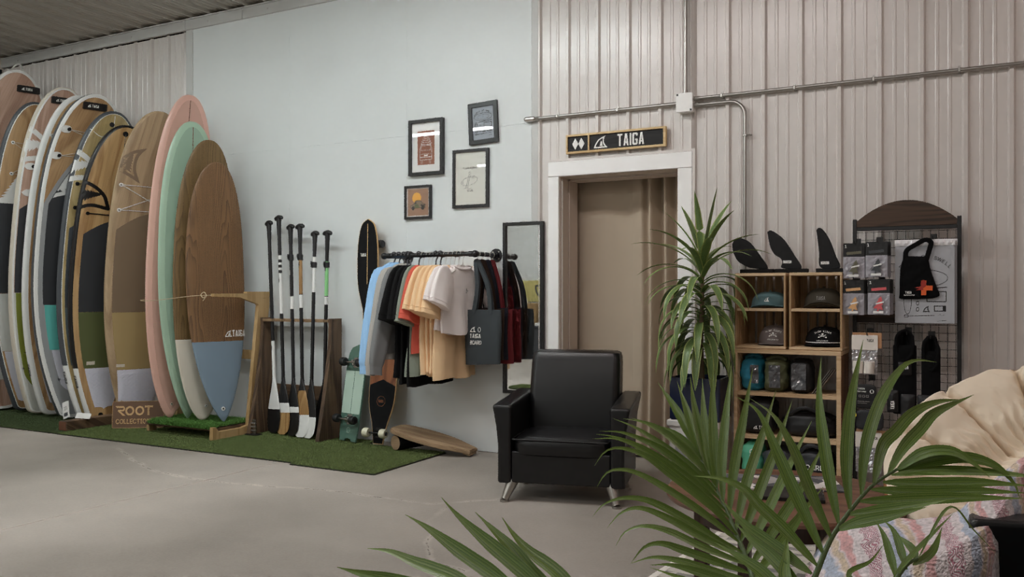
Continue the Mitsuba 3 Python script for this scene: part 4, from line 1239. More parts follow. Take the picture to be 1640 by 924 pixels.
def gear(k=1.0):
    o = ellipse(0, .045, .075, .028)
    i = ellipse(0, .045, .05, .017)
    a = [o.difference(o.buffer(-.003)), i.difference(i.buffer(-.0015)), ellipse(0, .045, .003, .003)]
    e = ellipse(-.058, -.03, .014, .042)
    a += [e.difference(e.buffer(-.003)), ln([(-.063, -.06), (-.063, 0), (-.053, 0), (-.053, -.06)], .0015, True), ln([(-.04, .008), (.07, .016)], .004)]
    for z_ in (-.015, -.035, -.055):
        a += [ellipse(-.025, z_, .006, .008).difference(ellipse(-.025, z_, .003, .004))]
    a += [sbox(.008, -.028, .066, .0).buffer(.004).difference(sbox(.008, -.028, .066, 0)), affinity.translate(fin_logo(.022, False, .2), .005, -.064), sbox(.028, -.062, .068, -.042).difference(sbox(.032, -.058, .056, -.046)), sbox(-.07, -.082, -.055, -.072).difference(sbox(-.067, -.079, -.058, -.075)), ln([(-.055, -.077), (.03, -.074)], .003), ln([(.042, -.074), (.048, -.071), (.054, -.075), (.062, -.072)], .002), ln([(.04, -.092), (.068, -.090)], .0025)]
    return affinity.scale(union_all(a), k, k, origin=(0, 0))


t = picture('black framed grey print of paddling gear, tilted, highest of the four', -3.252, 2.472, .25, .312, .032, .022, .045, 'print_grey', [(gear(1.05), 'black_print')])
ca, sa = math.cos(.045), math.sin(.045)
part(t, 'lettering', place(arc_text('PARTS OF SWELL', .10, 0, -.012, .011, 1.5), (-3.252, F0 - .0105, 2.472), (ca, 0, sa), (-sa, 0, ca)), 'black_print')
bd = ellipse(0, 0, .075, .032)
bd = affinity.rotate(bd, 12, origin=(0, 0))
fig = [bd.difference(bd.buffer(-.002)), ln(curve([(-.03, -.05), (-.02, -.01), (-.012, .03), (.0, .048)], 4), .0025), ln(curve([(-.012, -.05), (-.006, -.01), (.0, .02), (.01, .04)], 4), .0025), ellipse(.004, .058, .010, .012).difference(ellipse(.004, .058, .0075, .0095)), ln([(.005, .03), (.025, .02), (.045, .04)], .0025), ellipse(.04, .028, .009, .012).difference(ellipse(.04, .028, .007, .01)), ln(curve([(-.045, -.055), (-.02, -.05), (0, -.06), (.02, -.052)], 4), .0025), ln([(-.05, .01), (-.06, -.01), (-.045, -.03)], .002)]
t = picture('large black framed cream print reading SLOW RIDER CLUB', -3.362, 2.062, .315, .442, .022, .022, -.004, 'print_cream', [(affinity.translate(union_all(fig), -.012, -.02), 'grey_print')])
for s_, dz, w_ in (('SLOW RIDER', .072, .122), ('CLUB', -.098, .052)):
    q = text(s_, .0135, w_, .0006)
    q.apply_translation((-w_ / 2 - .008, dz, 0))
    part(t, 'lettering', place(q, (-3.362, F0 - .0105, 2.062), (1, 0, 0), (0, 0, 1)), 'grey_print')
car = union_all([Polygon(curve([(-.07, -.045), (-.068, -.025), (-.04, -.012), (-.02, .012), (.02, .014), (.045, -.008), (.065, -.018), (.07, -.045)], 5)), ])
picture('small black framed print of a round car under a yellow sun', -3.843, 1.905, .25, .262, .018, .022, 0, 'print_white', [(sbox(-.097, -.105, .097, .105), 'print_clay'), (ellipse(-.012, .035, .042, .042), 'print_sun'), (car, 'b_logo_tan'), (union_all([car.difference(car.buffer(-.0035)), ellipse(-.045, -.045, .015, .015), ellipse(.045, -.045, .015, .015), Polygon([(-.035, -.012), (-.018, .008), (-.012, -.012)]), ln([(.03, -.02), (.06, -.035)], .008), ln([(.03, -.03), (.07, -.02)], .005)]), 'black_print'), (Polygon([(-.03, -.045), (-.03, -.015), (.0, -.015), (.02, -.045)]), 'b_olive')])

# ---------------------------------------------------------------- conduit, sign, curtain
CY = WALL - .036
cd = thing('conduit', 'galvanized conduit run with white junction box on the ribbed wall', 'conduit')


def pipe(pts, r=.0118):
    part(cd, 'pipe', tube(pts, r, 12), 'galvanized', 50)


pipe([(-2.80, CY, 2.457), (-1.735, CY, 2.457)])
pipe([(-1.62, CY, 2.478), (RIGHT - .02, CY, 2.478)])
pipe([(-1.690, CY, 2.51), (-1.690, CY, 3.72)])
bend = [(-1.40 + .10 * math.sin(a), CY, 2.335 + .10 * math.cos(a)) for a in np.linspace(0, PI / 2, 10)]
pipe([(-1.62, CY, 2.435), (-1.50, CY, 2.435)] + bend + [(-1.30, CY, 2.2), (-1.30, CY, .6)])
bxk = part(cd, 'junction_box', box(-1.742, -1.634, CY - .035, CY + .035, 2.392, 2.512, .004), 'white_plastic')
part(bxk, 'cover', box(-1.745, -1.631, CY - .042, CY - .034, 2.389, 2.515, .003), 'white_plastic')
for dx, dz in ((-.045, .052), (.045, -.052)):
    part(bxk, 'screw', box(-1.688 + dx - .006, -1.688 + dx + .006, CY - .044, CY - .041, 2.452 + dz - .006, 2.452 + dz + .006), 'black_satin')
for z_ in (2.478, 2.435):
    part(cd, 'connector', cyl((-1.634, CY, z_), (-1.600, CY, z_), .016, 12), 'galvanized')
part(cd, 'connector', cyl((-1.690, CY, 2.512), (-1.690, CY, 2.54), .016, 12), 'galvanized')
part(cd, 'elbow_fitting', rbox(-2.895, -2.80, CY - .022, CY + .022, 2.440, 2.476, .016), 'chrome', 40)
part(cd, 'fitting_nut', cyl((-2.80, CY, 2.457), (-2.775, CY, 2.457), .0165, 8), 'galvanized')
for x_, z_ in [(-2.63 + .4575 * k, 2.457) for k in range(2)] + [(-1.45 + .4575 * k, 2.478) for k in range(7)]:
    part(cd, 'strap', cat(box(x_ - .008, x_ + .008, CY - .014, CY + .034, z_ - .013, z_ + .014, .003), box(x_ - .006, x_ + .006, CY + .012, CY + .02, z_ + .012, z_ + .028)), 'galvanized')
part(cd, 'strap', cat(box(-1.314, -1.286, CY - .014, CY + .02, 2.20, 2.216, .003), cyl((-1.28, CY, 2.208), (-1.255, CY, 2.208), .006, 8)), 'galvanized')

wood('sign_frame', (212, 186, 140), (186, 154, 108), grain_x, 0.6)
wood('sign_dark', (34, 33, 33), (22, 21, 22), grain_x, 0.7)
sn_ = thing('taiga_sign', 'black wooden sign reading TAIGA with two white diamonds over the doorway', 'sign')
SX0, SX1, SZ0, SZ1 = -2.555, -1.822, 2.180, 2.314
SYF = WALL - .024
fr = sbox(SX0, SZ0, SX1, SZ1).difference(sbox(SX0 + .012, SZ0 + .014, SX0 + .168, SZ1 - .014)).difference(sbox(SX0 + .178, SZ0 + .014, SX1 - .018, SZ1 - .014))
part(sn_, 'frame', on_wall(ext(fr, .03), 0, 0, SYF), 'sign_frame')
part(sn_, 'board', box(SX0 + .006, SX1 - .006, SYF - .018, SYF, SZ0 + .006, SZ1 - .006), 'sign_dark')
zc_ = (SZ0 + SZ1) / 2
pz = SYF - .018
for cx_ in (SX0 + .068, SX0 + .115):
    part(sn_, 'diamond', on_wall(ext(Polygon([(cx_, zc_ - .041), (cx_ + .024, zc_), (cx_, zc_ + .041), (cx_ - .024, zc_)]), .002), 0, 0, pz), 'white_print')
part(sn_, 'fin_logo', on_wall(ext(affinity.translate(fin_logo(.085, True, .10), SX0 + .262, zc_ - .042), .002), 0, 0, pz), 'white_print')
part(sn_, 'lettering', on_wall(ext(affinity.translate(affinity.scale(taiga(.083), 1.0, 1, origin=(0, 0)), SX0 + .385, zc_ - .040), .002), 0, 0, pz), 'white_print')

mat('linen', (178, 163, 145), 0.9, spec=0.1)
cu = thing('doorway_curtain', 'plain taupe linen curtain hanging in the doorway', 'curtain')
xs_, zs_ = np.linspace(-2.80, -1.58, 400), np.linspace(0.02, 2.22, 40)
X_, Z_ = np.meshgrid(xs_, zs_)
amp = np.interp(X_, [-2.8, -2.4, -2.1, -1.98, -1.58], [.014, .014, .016, .02, .03]) * (1 - .25 * Z_ / 2.2)
ph_ = np.interp(X_, [-2.8, -2.2, -2.0, -1.58], [0, 9, 14, 31])
Yc = WALL + .325 + amp * np.sin(ph_) + .006 * np.sin(X_ * 23 + Z_ * 1.5) + .012 * np.sin(Z_ * 1.6 + X_ * 3)
bump = lambda c, w: np.exp(-((X_ - c - .012 * np.sin(Z_ * 1.3)) / w) ** 2)
Yc = Yc - .065 * bump(-2.05, .024) + .050 * bump(-2.10, .022) + .050 * bump(-1.995, .022) - .050 * bump(-1.94, .024) + .045 * bump(-1.895, .02) - .045 * bump(-1.85, .022) + .03 * bump(-1.80, .02)
top_pleat = np.clip((Z_ - 1.9) / .3, 0, 1) * .006 * np.sin(X_ * 60)
v = np.stack([X_, Yc + top_pleat, Z_], -1).reshape(-1, 3)
ny, nx_ = X_.shape
i, j = np.meshgrid(np.arange(ny - 1), np.arange(nx_ - 1), indexing='ij')
a = (i * nx_ + j).ravel()
part(cu, 'cloth', trimesh.Trimesh(v, np.vstack([np.stack([a, a + 1, a + nx_ + 1], 1), np.stack([a, a + nx_ + 1, a + nx_], 1)]), process=False), 'linen', True)
part(cu, 'rod', cyl((-2.85, WALL + .325, 2.22), (-1.55, WALL + .325, 2.22), .014, 10), 'black_satin')

# ---------------------------------------------------------------- leather armchair
mat('leather', (13, 13, 15), 0.33, spec=0.42)
mat('steel_satin', (168, 164, 158), 0.35, metal=1.0)
def rounded(x0, x1, y0, y1, r, n=6):
    pts = []
    for cx, cy, a0 in ((x1 - r, y1 - r, 0), (x0 + r, y1 - r, 90), (x0 + r, y0 + r, 180), (x1 - r, y0 + r, 270)):
        for a in np.radians(np.linspace(a0, a0 + 90, n)):
            pts.append((cx + r * math.cos(a), cy + r * math.sin(a)))
    return np.array(pts)


def cushion(x0, x1, y0, y1, z0, z1, crown, p=6.0):
    rg = []
    q = np.arange(48) * 2 * PI / 48
    cx, cy = np.sign(np.cos(q)) * np.abs(np.cos(q)) ** (2 / p), np.sign(np.sin(q)) * np.abs(np.sin(q)) ** (2 / p)
    for k, (f, h) in enumerate(((.0, 0), (.6, 0), (.9, .02), (.975, .12), (1, .35), (1, .62), (.98, .82), (.94, .93), (.8, .985), (.5, 1.0), (.0, 1.0))):
        z = z0 + (z1 - z0) * h + (crown * (1 - f ** 2) if h > .8 else 0)
        rg.append(np.stack([(x0 + x1) / 2 + (x1 - x0) / 2 * f * cx, (y0 + y1) / 2 + (y1 - y0) / 2 * f * cy, np.full(48, z)], 1))
    return loft(rg)


def armchair(label, AO, AX, AY):
    ac = thing('armchair', label, 'armchair')
    AO, AX, AY = np.array(AO), np.array(AX), np.array(AY)
    chair = lambda m: place(m, AO, AX, AY)


    for s in (-1, 1):
        rg = []
        for z, xi, xo, yf, yb, ins in ((.105, .285, .362, .012, .60, .0), (.115, .285, .366, .005, .605, 0), (.22, .285, .364, .0, .61, 0), (.32, .285, .364, 0, .62, 0), (.42, .284, .374, 0, .63, 0), (.50, .282, .388, 0, .64, 0), (.535, .281, .395, 0, .645, 0), (.547, .284, .394, .004, .642, 0), (.553, .292, .386, .012, .634, 0)):
            p = rounded(xi, xo, yf, yb, .018)
            zz = z + np.interp(p[:, 1], [0, .64], [0, .03]) * (z > .4)
            rg.append(np.stack([s * p[:, 0], p[:, 1], zz], 1))
        part(ac, 'arm', chair(loft(rg)), 'leather', 35)
    part(ac, 'front_panel', chair(rbox(-.287, .287, .012, .07, .108, .29, .012)), 'leather', 35)
    part(ac, 'base', chair(rbox(-.30, .30, .03, .64, .115, .28, .02)), 'leather', 35)


    part(ac, 'seat_cushion', chair(cushion(-.284, .284, -.012, .50, .262, .372, .012)), 'leather', 40)
    seam = rounded(-.278, .278, -.010, .49, .02)
    part(ac, 'seat_piping', chair(tube(np.vstack([np.c_[seam, np.full(len(seam), .36)], [[*seam[0], .36]]]), .005, 6)), 'leather', True)
    bk = []
    for z, yf, yb, w in ((.30, .41, .60, .278), (.36, .405, .61, .280), (.50, .425, .635, .281), (.64, .455, .665, .281), (.757, .490, .690, .280), (.800, .505, .695, .277), (.823, .520, .690, .270), (.833, .545, .672, .255), (.836, .575, .645, .22)):
        p = rounded(-w, w, yf, yb, min(.045, (yb - yf) * .45))
        bow = .014 * (1 - (p[:, 0] / w) ** 2) * (p[:, 1] < (yf + yb) / 2)
        bk.append(np.stack([p[:, 0], p[:, 1] - bow, np.full(len(p), z)], 1))
    part(ac, 'backrest', chair(loft(bk)), 'leather', 35)
    for sx in (-1, 1):
        for yf, yt in ((0.0, .05), (.485, .44)):
            lg = part(ac, 'leg', chair(tube([(sx * .322, yf, .012), (sx * .318, yf + (yt - yf) * .1, .02), (sx * .285, yt, .115)], [.021, .021, .036], 16)), 'steel_satin', 40)
            part(lg, 'foot', chair(tube([(sx * .3225, yf, .0), (sx * .3225, yf, .010), (sx * .3225, yf, .014)], [.026, .026, .018], 18)), 'steel_satin', 40)


armchair('black leather armchair with tapered steel legs in front of the doorway', (-2.063, 4.41, 0), (.970, .243, 0), (-.243, .970, 0))
armchair('black leather armchair cut off at the lower right corner, beside the striped blanket', (.0, 2.50, 0), (.05, -.9987, 0), (.9987, .05, 0))

# ---------------------------------------------------------------- crates, shelf, and what stands on them
wood('crate_pine', (212, 188, 154), (180, 150, 114), grain_x, 0.6)
wood('crate_pine_up', (194, 166, 130), (154, 124, 90), grain_z, 0.6)
SF, SB = 5.27, 5.585           # front and back of the shelves


def crate(label, x0, x1):
    t = thing('wooden_crate', label, 'crate')
    z0, z1 = .861, 1.316
    part(t, 'bottom', box(x0, x1, SF, SB, z0, z0 + .016, .002), 'crate_pine')
    part(t, 'top', box(x0, x1, SF, SB, z1 - .018, z1, .002), 'crate_pine')
    part(t, 'shelf', box(x0 + .012, x1 - .012, SF + .002, SB - .012, 1.086, 1.104, .002), 'crate_pine')
    for s, xx in ((0, x0), (1, x1 - .012)):
        for k in range(3):
            a = SF + k * .105
            part(t, 'side_slat', box(xx, xx + .012, a, a + .098, z0 + .016, z1 - .018, .002), 'crate_pine_up')
    n = 5
    w = (x1 - x0 - .024) / n
    for k in range(n):
        part(t, 'back_slat', box(x0 + .012 + k * w, x0 + .012 + (k + 1) * w - .014, SB - .012, SB - .002, z0 + .016, z1 - .018, .002), 'crate_pine_up')
    return t


crate('pine crate with inner shelf, holding the teal cap and the grey cap', -1.288, -.988)
crate('pine crate with inner shelf, holding the olive cap and the black cap', -.968, -.672)
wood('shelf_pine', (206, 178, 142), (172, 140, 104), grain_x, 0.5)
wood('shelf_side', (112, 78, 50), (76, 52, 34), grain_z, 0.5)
st = thing('shelf_unit', 'pine shelf unit with dark right side, standing on the floor under the crates', 'shelf unit')
part(st, 'top_board', box(-1.288, -.675, SF - .02, 5.60, .833, .859, .002), 'shelf_pine')
for z in (.578, .318, .075):
    part(st, 'shelf', box(-1.268, -.700, SF - .015, 5.595, z, z + .022, .002), 'shelf_pine')
part(st, 'side_panel', box(-1.290, -1.268, SF - .02, 5.60, .0, .833, .002), 'shelf_pine')
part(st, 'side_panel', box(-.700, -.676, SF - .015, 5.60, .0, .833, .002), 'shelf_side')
part(st, 'side_edge', box(-.701, -.675, SF - .022, SF - .014, .0, .833, .002), 'shelf_pine')

mat('fin_black', (15, 15, 16), 0.6, spec=.3)
FINS = [('squat black paddle board fin with broad rounded tip on its stand, leftmost on the crates', [(-1.341, 1.503), (-1.325, 1.527), (-1.303, 1.541), (-1.27, 1.532), (-1.227, 1.506), (-1.173, 1.434), (-1.122, 1.344), (-1.227, 1.352), (-1.27, 1.37), (-1.308, 1.398), (-1.334, 1.453)], -1.285, -1.085, None),
        ('swept black paddle board fin on its stand, middle of the three on the crates', [(-1.125, 1.571), (-1.107, 1.58), (-1.078, 1.566), (-1.036, 1.533), (-1.005, 1.494), (-.963, 1.424), (-.924, 1.344), (-1.036, 1.348), (-1.034, 1.382), (-1.046, 1.407), (-1.083, 1.434), (-1.109, 1.486)], -1.075, -.885, (-1.005, 1.385)),
        ('upright pointed black fin on its stand, rightmost on the crates', [(-.837, 1.574), (-.821, 1.587), (-.801, 1.575), (-.776, 1.541), (-.751, 1.488), (-.727, 1.419), (-.705, 1.344), (-.812, 1.348), (-.821, 1.437), (-.829, 1.511)], -.835, -.68, (-.787, 1.375))]
for lab, pts, a, b_, stick in FINS:
    t = thing('board_fin', lab, 'fin')
    p = Polygon(curve(pts + pts[:1], 5)).buffer(0)
    part(t, 'blade', cat(on_wall(ext(p, .006), 0, 0, 5.423), on_wall(ext(p.buffer(-.006), .012), 0, 0, 5.426)), 'fin_black', 30)
    part(t, 'stand', box(a, b_, 5.385, 5.455, 1.316, 1.342, .003), 'black_matte')
    if stick:
        part(t, 'sticker', on_wall(ext(sbox(stick[0] - .024, stick[1] - .008, stick[0] + .024, stick[1] + .008), .001), 0, 0, 5.4135), 'white_plastic')
        q = text('TAIGA', .007, .032, .0005)
        q.apply_translation((stick[0] - .016, stick[1] - .0035, .001))
        part(t, 'lettering', on_wall(q, 0, 0, 5.4135), 'black_print')

for k, c in dict(cap_teal=(92, 118, 122), cap_grey=(112, 102, 100), cap_olive=(66, 62, 54), cap_black=(20, 20, 21), cap_dark=(44, 46, 46)).items():
    mat(k, c, 0.9, spec=0.15, sheen=.2)


def cap(label, x, z, m, brim_m, w, h, logo, cord=False, curved=.02, back_m=None, yaw=0.0):
    """A cap facing the room."""
    t = thing('cap', label, 'cap')
    y = 5.43
    a, b_, c = w / 2, .105, h
    ca, sa = math.cos(yaw), math.sin(yaw)
    def put(v):
        v = np.asarray(v, float)
        return np.stack([x + v[..., 0] * ca - v[..., 1] * sa, y + v[..., 0] * sa + v[..., 1] * ca, z + v[..., 2]], -1)
    ph = np.linspace(0, PI / 2, 12)
    th = np.arange(48) * 2 * PI / 48
    P_ = lambda s: np.sign(s) * np.abs(s)
    rg = []
    for p in ph:
        r = math.cos(p) ** .68
        seam = 1 - .012 * np.abs(np.cos(3 * th)) ** 14
        rg.append(put(np.stack([a * r * np.cos(th) * seam, b_ * r * np.sin(th) * seam, np.full(48, .012 + c * math.sin(p) ** .95)], -1)))
    part(t, 'crown', loft(rg), m, 50)
    part(t, 'button', trimesh.Trimesh(put(trimesh.creation.icosphere(1, .008).vertices + [0, 0, c + .014]), trimesh.creation.icosphere(1, .008).faces), m, True)
    # brim
    u = np.linspace(-1, 1, 25)
    top = []
    for f in np.linspace(0, 1, 6):
        xx = u * a * (1.0 - .02 * f)
        yy = -b_ * np.sqrt(np.clip(1 - u ** 2, 0, 1)) * (1 - f) + f * (-b_ * np.sqrt(np.clip(1 - (u * .98) ** 2, 0, 1)) * .35 - .072 * (1 - np.abs(u) ** 3) - .035)
        zz = .014 - curved * (u ** 2) * (.3 + f) + curved * .6 * f - .006 * f
        top.append(np.stack([xx, yy, zz], -1))
    top = np.array(top)
    ring = [np.vstack([top[k], top[k][::-1] - [0, 0, .004]]) for k in range(6)]
    zmin = min(r[:, 2].min() for r in ring)
    ring = [put(r - [0, 0, min(0, zmin)]) for r in ring]
    part(t, 'brim', loft(ring), brim_m, 40)
    if cord:
        part(t, 'cord', tube(put(np.stack([u * a * .97, -b_ * np.sqrt(np.clip(1 - u ** 2, 0, 1)) - .004, .026 + 0 * u], -1)), .0035, 6), 'print_white')
    def front(v):
        xx, zz, hh = v[:, 0], v[:, 1], v[:, 2]
        s = np.clip((zz - .012) / c, .02, .98) ** (1 / .95)
        r = np.cos(np.arcsin(s)) ** .68
        yy = -b_ * r * np.sqrt(np.clip(1 - (xx / (a * r)) ** 2, .05, 1))
        return put(np.stack([xx, yy - .001 - hh, zz], -1))
    for q, lm in logo:
        v, f = trimesh.remesh.subdivide_to_size(q.vertices, q.faces, .012)
        part(t, 'lettering', trimesh.Trimesh(front(v), f, process=False), lm)
    return t


def arc(s, r, z, h, spread):
    q = arc_text(s, r, 0, z - r, h, spread)
    return q


cross = union_all([stroke([(-.02, 0), (.02, .014)], .0028), stroke([(-.02, .014), (.02, 0)], .0028), ellipse(0, .018, .006, .005), ellipse(-.02, .0, .005, .004), ellipse(.02, 0, .005, .004)])
club = lambda m: [(arc('SLOW RIDER', .09, .088, .0095, .95), m), (affinity_mesh(cross, .058), m), ((lambda q: (q.apply_translation((-.034, .034, 0)), q)[1])(text('AND LEISURE CO.', .0068, .068, .0006)), m)]


def affinity_mesh(poly, z):
    return ext(affinity.translate(poly, 0, z), .0006)


cap('teal five panel cap with small white fin mark, upper shelf of the left crate', -1.11, 1.104, 'cap_teal', 'cap_teal', .225, .088, [(ext(affinity.translate(fin_logo(.026, True, .12), 0, .040), .0008), 'white_print')], curved=.012)
cap('dark olive cap with faint lettering, on the upper shelf of the right crate', -.795, 1.104, 'cap_olive', 'cap_olive', .225, .110, [(ext(affinity.translate(taiga(.022), -.030, .050), .0008), 'grey_print')], curved=.026)
cap('grey brown cap with white club lettering, at the bottom of the left crate', -1.075, .877, 'cap_grey', 'cap_grey', .205, .110, club('white_print'), curved=.006)
cap('black cap with white club lettering and white brim cord, in the right crate', -.79, .877, 'cap_black', 'cap_black', .225, .106, club('white_print'), cord=True, curved=.008)

for k, c in dict(bag_blue=(44, 130, 158), bag_olive=(84, 88, 62), bag_black=(22, 22, 24), bag_dark=(36, 38, 42), bag_mint=(102, 198, 164), bag_grey=(66, 69, 74)).items():
    mat(k, c, 0.5, spec=0.4)
mat('clear_film', (70, 71, 75), 0.10, spec=0.7, clearcoat=1.0)


def soft_bag(name, label, ca, x0, x1, y0, y1, z0, z1, m, seed, p=5.0, lump=.012, roll=False, window=None, strap=False, taper=1.0, sag=0.0):
    t = thing(name, label, ca)
    q = np.arange(44) * 2 * PI / 44
    cx, cy = np.sign(np.cos(q)) * np.abs(np.cos(q)) ** (2 / p), np.sign(np.sin(q)) * np.abs(np.sin(q)) ** (2 / p)
    rg = []
    for s in np.concatenate([[0, .01, .04], np.linspace(.1, .9, 10), [.96, .99, 1.0]]):
        f = (1 - abs(2 * s - 1) ** 7) ** (1 / 3.0) if 0 < s < 1 else .0
        f = max(f, .55)
        k = 1 + (taper - 1) * s
        P = np.stack([(x0 + x1) / 2 + (x1 - x0) / 2 * f * k * cx, (y0 + y1) / 2 + (y1 - y0) / 2 * f * k * cy, np.full(44, z0 + (z1 - z0) * s)], -1)
        nz = meshkit.fbm(P * 16 + seed * 7.7, 3, seed) - .5
        P[:, :2] += lump * 2 * nz[:, None] * np.stack([cx, cy], -1) * (.25 if s < .04 else 1)
        P[:, 2] -= sag * (s > .5) * (np.cos(q) ** 2) * s
        rg.append(P)
    part(t, 'body', loft(rg), m, 45)
    if roll:
        part(t, 'rolled_top', tube(curve([(x0 + .012, (y0 + y1) / 2 - .02, z1 - .01), ((x0 + x1) / 2, (y0 + y1) / 2 - .01, z1 + .012), (x1 - .012, (y0 + y1) / 2 - .02, z1 - .006)], 6), .017, 10), m, 50)
    if window:
        a, b_, c, d = window
        zz = np.linspace(c, d, 12)
        xx = np.linspace(a, b_, 9)
        X, Z = np.meshgrid(xx, zz)
        Yv = y0 - .004 + .034 * (meshkit.fbm(np.stack([X * 22, Z * 22, X * 0 + seed], -1), 3, seed) - .55)
        v = np.stack([X, Yv - .004, Z], -1).reshape(-1, 3)
        i, j = np.meshgrid(np.arange(11), np.arange(8), indexing='ij')
        k = (i * 9 + j).ravel()
        part(t, 'clear_window', trimesh.Trimesh(v, np.vstack([np.stack([k, k + 1, k + 10], 1), np.stack([k, k + 10, k + 9], 1)]), process=False), 'clear_film')
    if strap:
        part(t, 'strap', tube(curve([(x0 + .03, y0 + .02, z1 - .03), ((x0 + x1) / 2 - .03, y0 - .012, z1 + .03), ((x0 + x1) / 2 + .04, y0 - .012, z1 + .02), (x1 - .03, y0 + .02, z1 - .04)], 7), .010, 8, flat=(1, .35), ref=(0, 1, 0)), m, 50)
    return t


def bag_text(t, s, x, z, h, y, m='white_print', up=False, block=True):
    q = ext(taiga(h, s), .001) if block else text(s, h, depth=.001)
    if up:
        q = place(q, (x, y, z), (0, 0, 1), (-1, 0, 0))
    else:
        q = on_wall(q, x, z, y)
    part(t, 'lettering', q, m)


t = soft_bag('dry_bag', 'blue roll-top dry bag in the top compartment of the shelf unit', 'dry bag', -1.262, -1.135, 5.30, 5.50, .600, .800, 'bag_blue', 1, 3.0, .034, roll=True, window=(-1.20, -1.15, .65, .76))
t = soft_bag('dry_bag', 'olive dry bag with clear window, between the blue and the black bags', 'dry bag', -1.128, -.985, 5.28, 5.48, .600, .795, 'bag_olive', 2, 3.2, .030, roll=True, window=(-1.085, -1.02, .63, .765))
t = soft_bag('dry_bag', 'black dry bag with large clear window in the top compartment', 'dry bag', -.975, -.850, 5.28, 5.48, .600, .80, 'bag_black', 3, 5, .014, roll=False, window=(-.955, -.872, .625, .775))
mat('card_grey', (168, 164, 158), 0.6)
pb = thing('card_stack', 'thin grey cards leaning beside the black dry bag', 'cards')
for k in range(3):
    o = np.array([-.845 + .012 * k, 5.30 + .01 * k, .6005])
    d = unit([.105, .02, .15])
    part(pb, 'card', place(ext(sbox(0, 0, .18, .12), .002), o, d, (0, 1, 0)), 'card_grey')
t = soft_bag('carry_bag', 'upright black carry bag with white mark on the middle shelf', 'bag', -1.245, -1.065, 5.285, 5.50, .340, .555, 'bag_black', 4, 6, .006)
part(t, 'logo', on_wall(ext(affinity.translate(fin_logo(.022, True, .12), -1.165, .375), .001), 0, 0, 5.278), 'white_print')
bag_text(t, 'TAIGA', -1.145, .375, .022, 5.278)
t = soft_bag('duffel_bag', 'slouched black duffel bag with strap on the middle shelf', 'bag', -1.03, -.712, 5.30, 5.56, .340, .485, 'bag_black', 5, 3.0, .022, strap=True, sag=.03)
t = soft_bag('tote_roll', 'mint green canvas bag with white lettering in the bottom compartment', 'bag', -1.262, -1.135, 5.265, 5.48, .097, .292, 'bag_mint', 6, 3.2, .016, sag=.02)
bag_text(t, 'BOARD', -1.165, .115, .030, 5.254, up=True, block=False)
t = soft_bag('pouch_bag', 'grey waist bag with white lettering beside the mint bag', 'bag', -1.13, -.955, 5.27, 5.47, .097, .265, 'bag_grey', 7, 2.8, .022, sag=.02)
bag_text(t, 'B', -1.035, .16, .022, 5.252, block=False)
t = soft_bag('pouch_bag', 'black waist bag with white lettering, rightmost in the bottom compartment', 'bag', -.95, -.715, 5.27, 5.47, .097, .27, 'bag_dark', 8, 2.8, .025, sag=.03, strap=True)
bag_text(t, 'BOARD', -.90, .165, .028, 5.250, block=False)

# ---------------------------------------------------------------- display rack with grid
mat('rack_black', (26, 26, 27), 0.5)
wood('rustic', (74, 55, 42), (40, 30, 24), grain_x, 0.6)
dr_ = thing('display_rack', 'black grid display rack with arched rustic wood top', 'display rack')
RX0, RX1, RYF = -.635, -.065, 5.45
part(dr_, 'post', box(RX0, RX0 + .022, RYF - .012, RYF + .012, 0, 1.629, .002), 'rack_black')
part(dr_, 'post', box(RX1 - .022, RX1, RYF - .012, RYF + .012, 0, 1.629, .002), 'rack_black')
for s in (0, 1):
    part(dr_, 'foot', box((RX0, RX1 - .022)[s], (RX0 + .022, RX1)[s], 5.25, 5.60, .0, .022, .002), 'rack_black')
part(dr_, 'top_rail', box(RX0 + .022, RX1 - .022, RYF - .011, RYF + .011, 1.560, 1.582, .002), 'rack_black')
arcp = np.array([(x, 1.731 - .115 * ((x - (RX0 + RX1) / 2) / .263) ** 2) for x in np.linspace(RX0 + .022, RX1 - .022, 30)])
part(dr_, 'arched_top', on_wall(ext(Polygon(np.vstack([arcp, [(RX1 - .022, 1.583), (RX0 + .022, 1.583)]])), .018), 0, 0, RYF + .009), 'rustic')
for z0, z1 in ((1.022, 1.078), (.30, .355)):
    part(dr_, 'cross_bar', box(RX0 + .022, RX1 - .022, RYF - .009, RYF + .009, z0, z1, .002), 'rustic')
for z0, z1 in ((1.082, 1.556), (.36, 1.018)):
    for x in np.linspace(RX0 + .028, RX1 - .028, 13):
        part(dr_, 'grid_wire', cyl((x, RYF, z0), (x, RYF, z1), .0017, 5), 'rack_black')
    for z in np.linspace(z0 + .004, z1 - .004, int(round((z1 - z0) / .047)) + 1):
        part(dr_, 'grid_wire', cyl((RX0 + .02, RYF + .003, z), (RX1 - .02, RYF + .003, z), .0017, 5), 'rack_black')


def peg(x, z, l=.17):
    p = part(dr_, 'hook', cat(cyl((x, RYF, z), (x, RYF - l, z), .0028, 7), cyl((x, RYF - l + .002, z), (x, RYF - l - .008, z + .014), .0028, 7)), 'rack_black')
    part(p, 'hook_plate', box(x - .018, x + .018, RYF - .007, RYF - .003, z - .012, z + .034, .001), 'rack_black')


mat('pack_grey', (152, 150, 158), 0.2, spec=0.6, clearcoat=.8)
mat('tree_olive', (96, 94, 78), 0.5)
mat('tree_charcoal', (58, 62, 66), 0.5)
mat('tree_peach', (210, 164, 116), 0.5)
mat('tree_coral', (204, 92, 96), 0.5)
mat('pack_black', (20, 20, 21), 0.45)


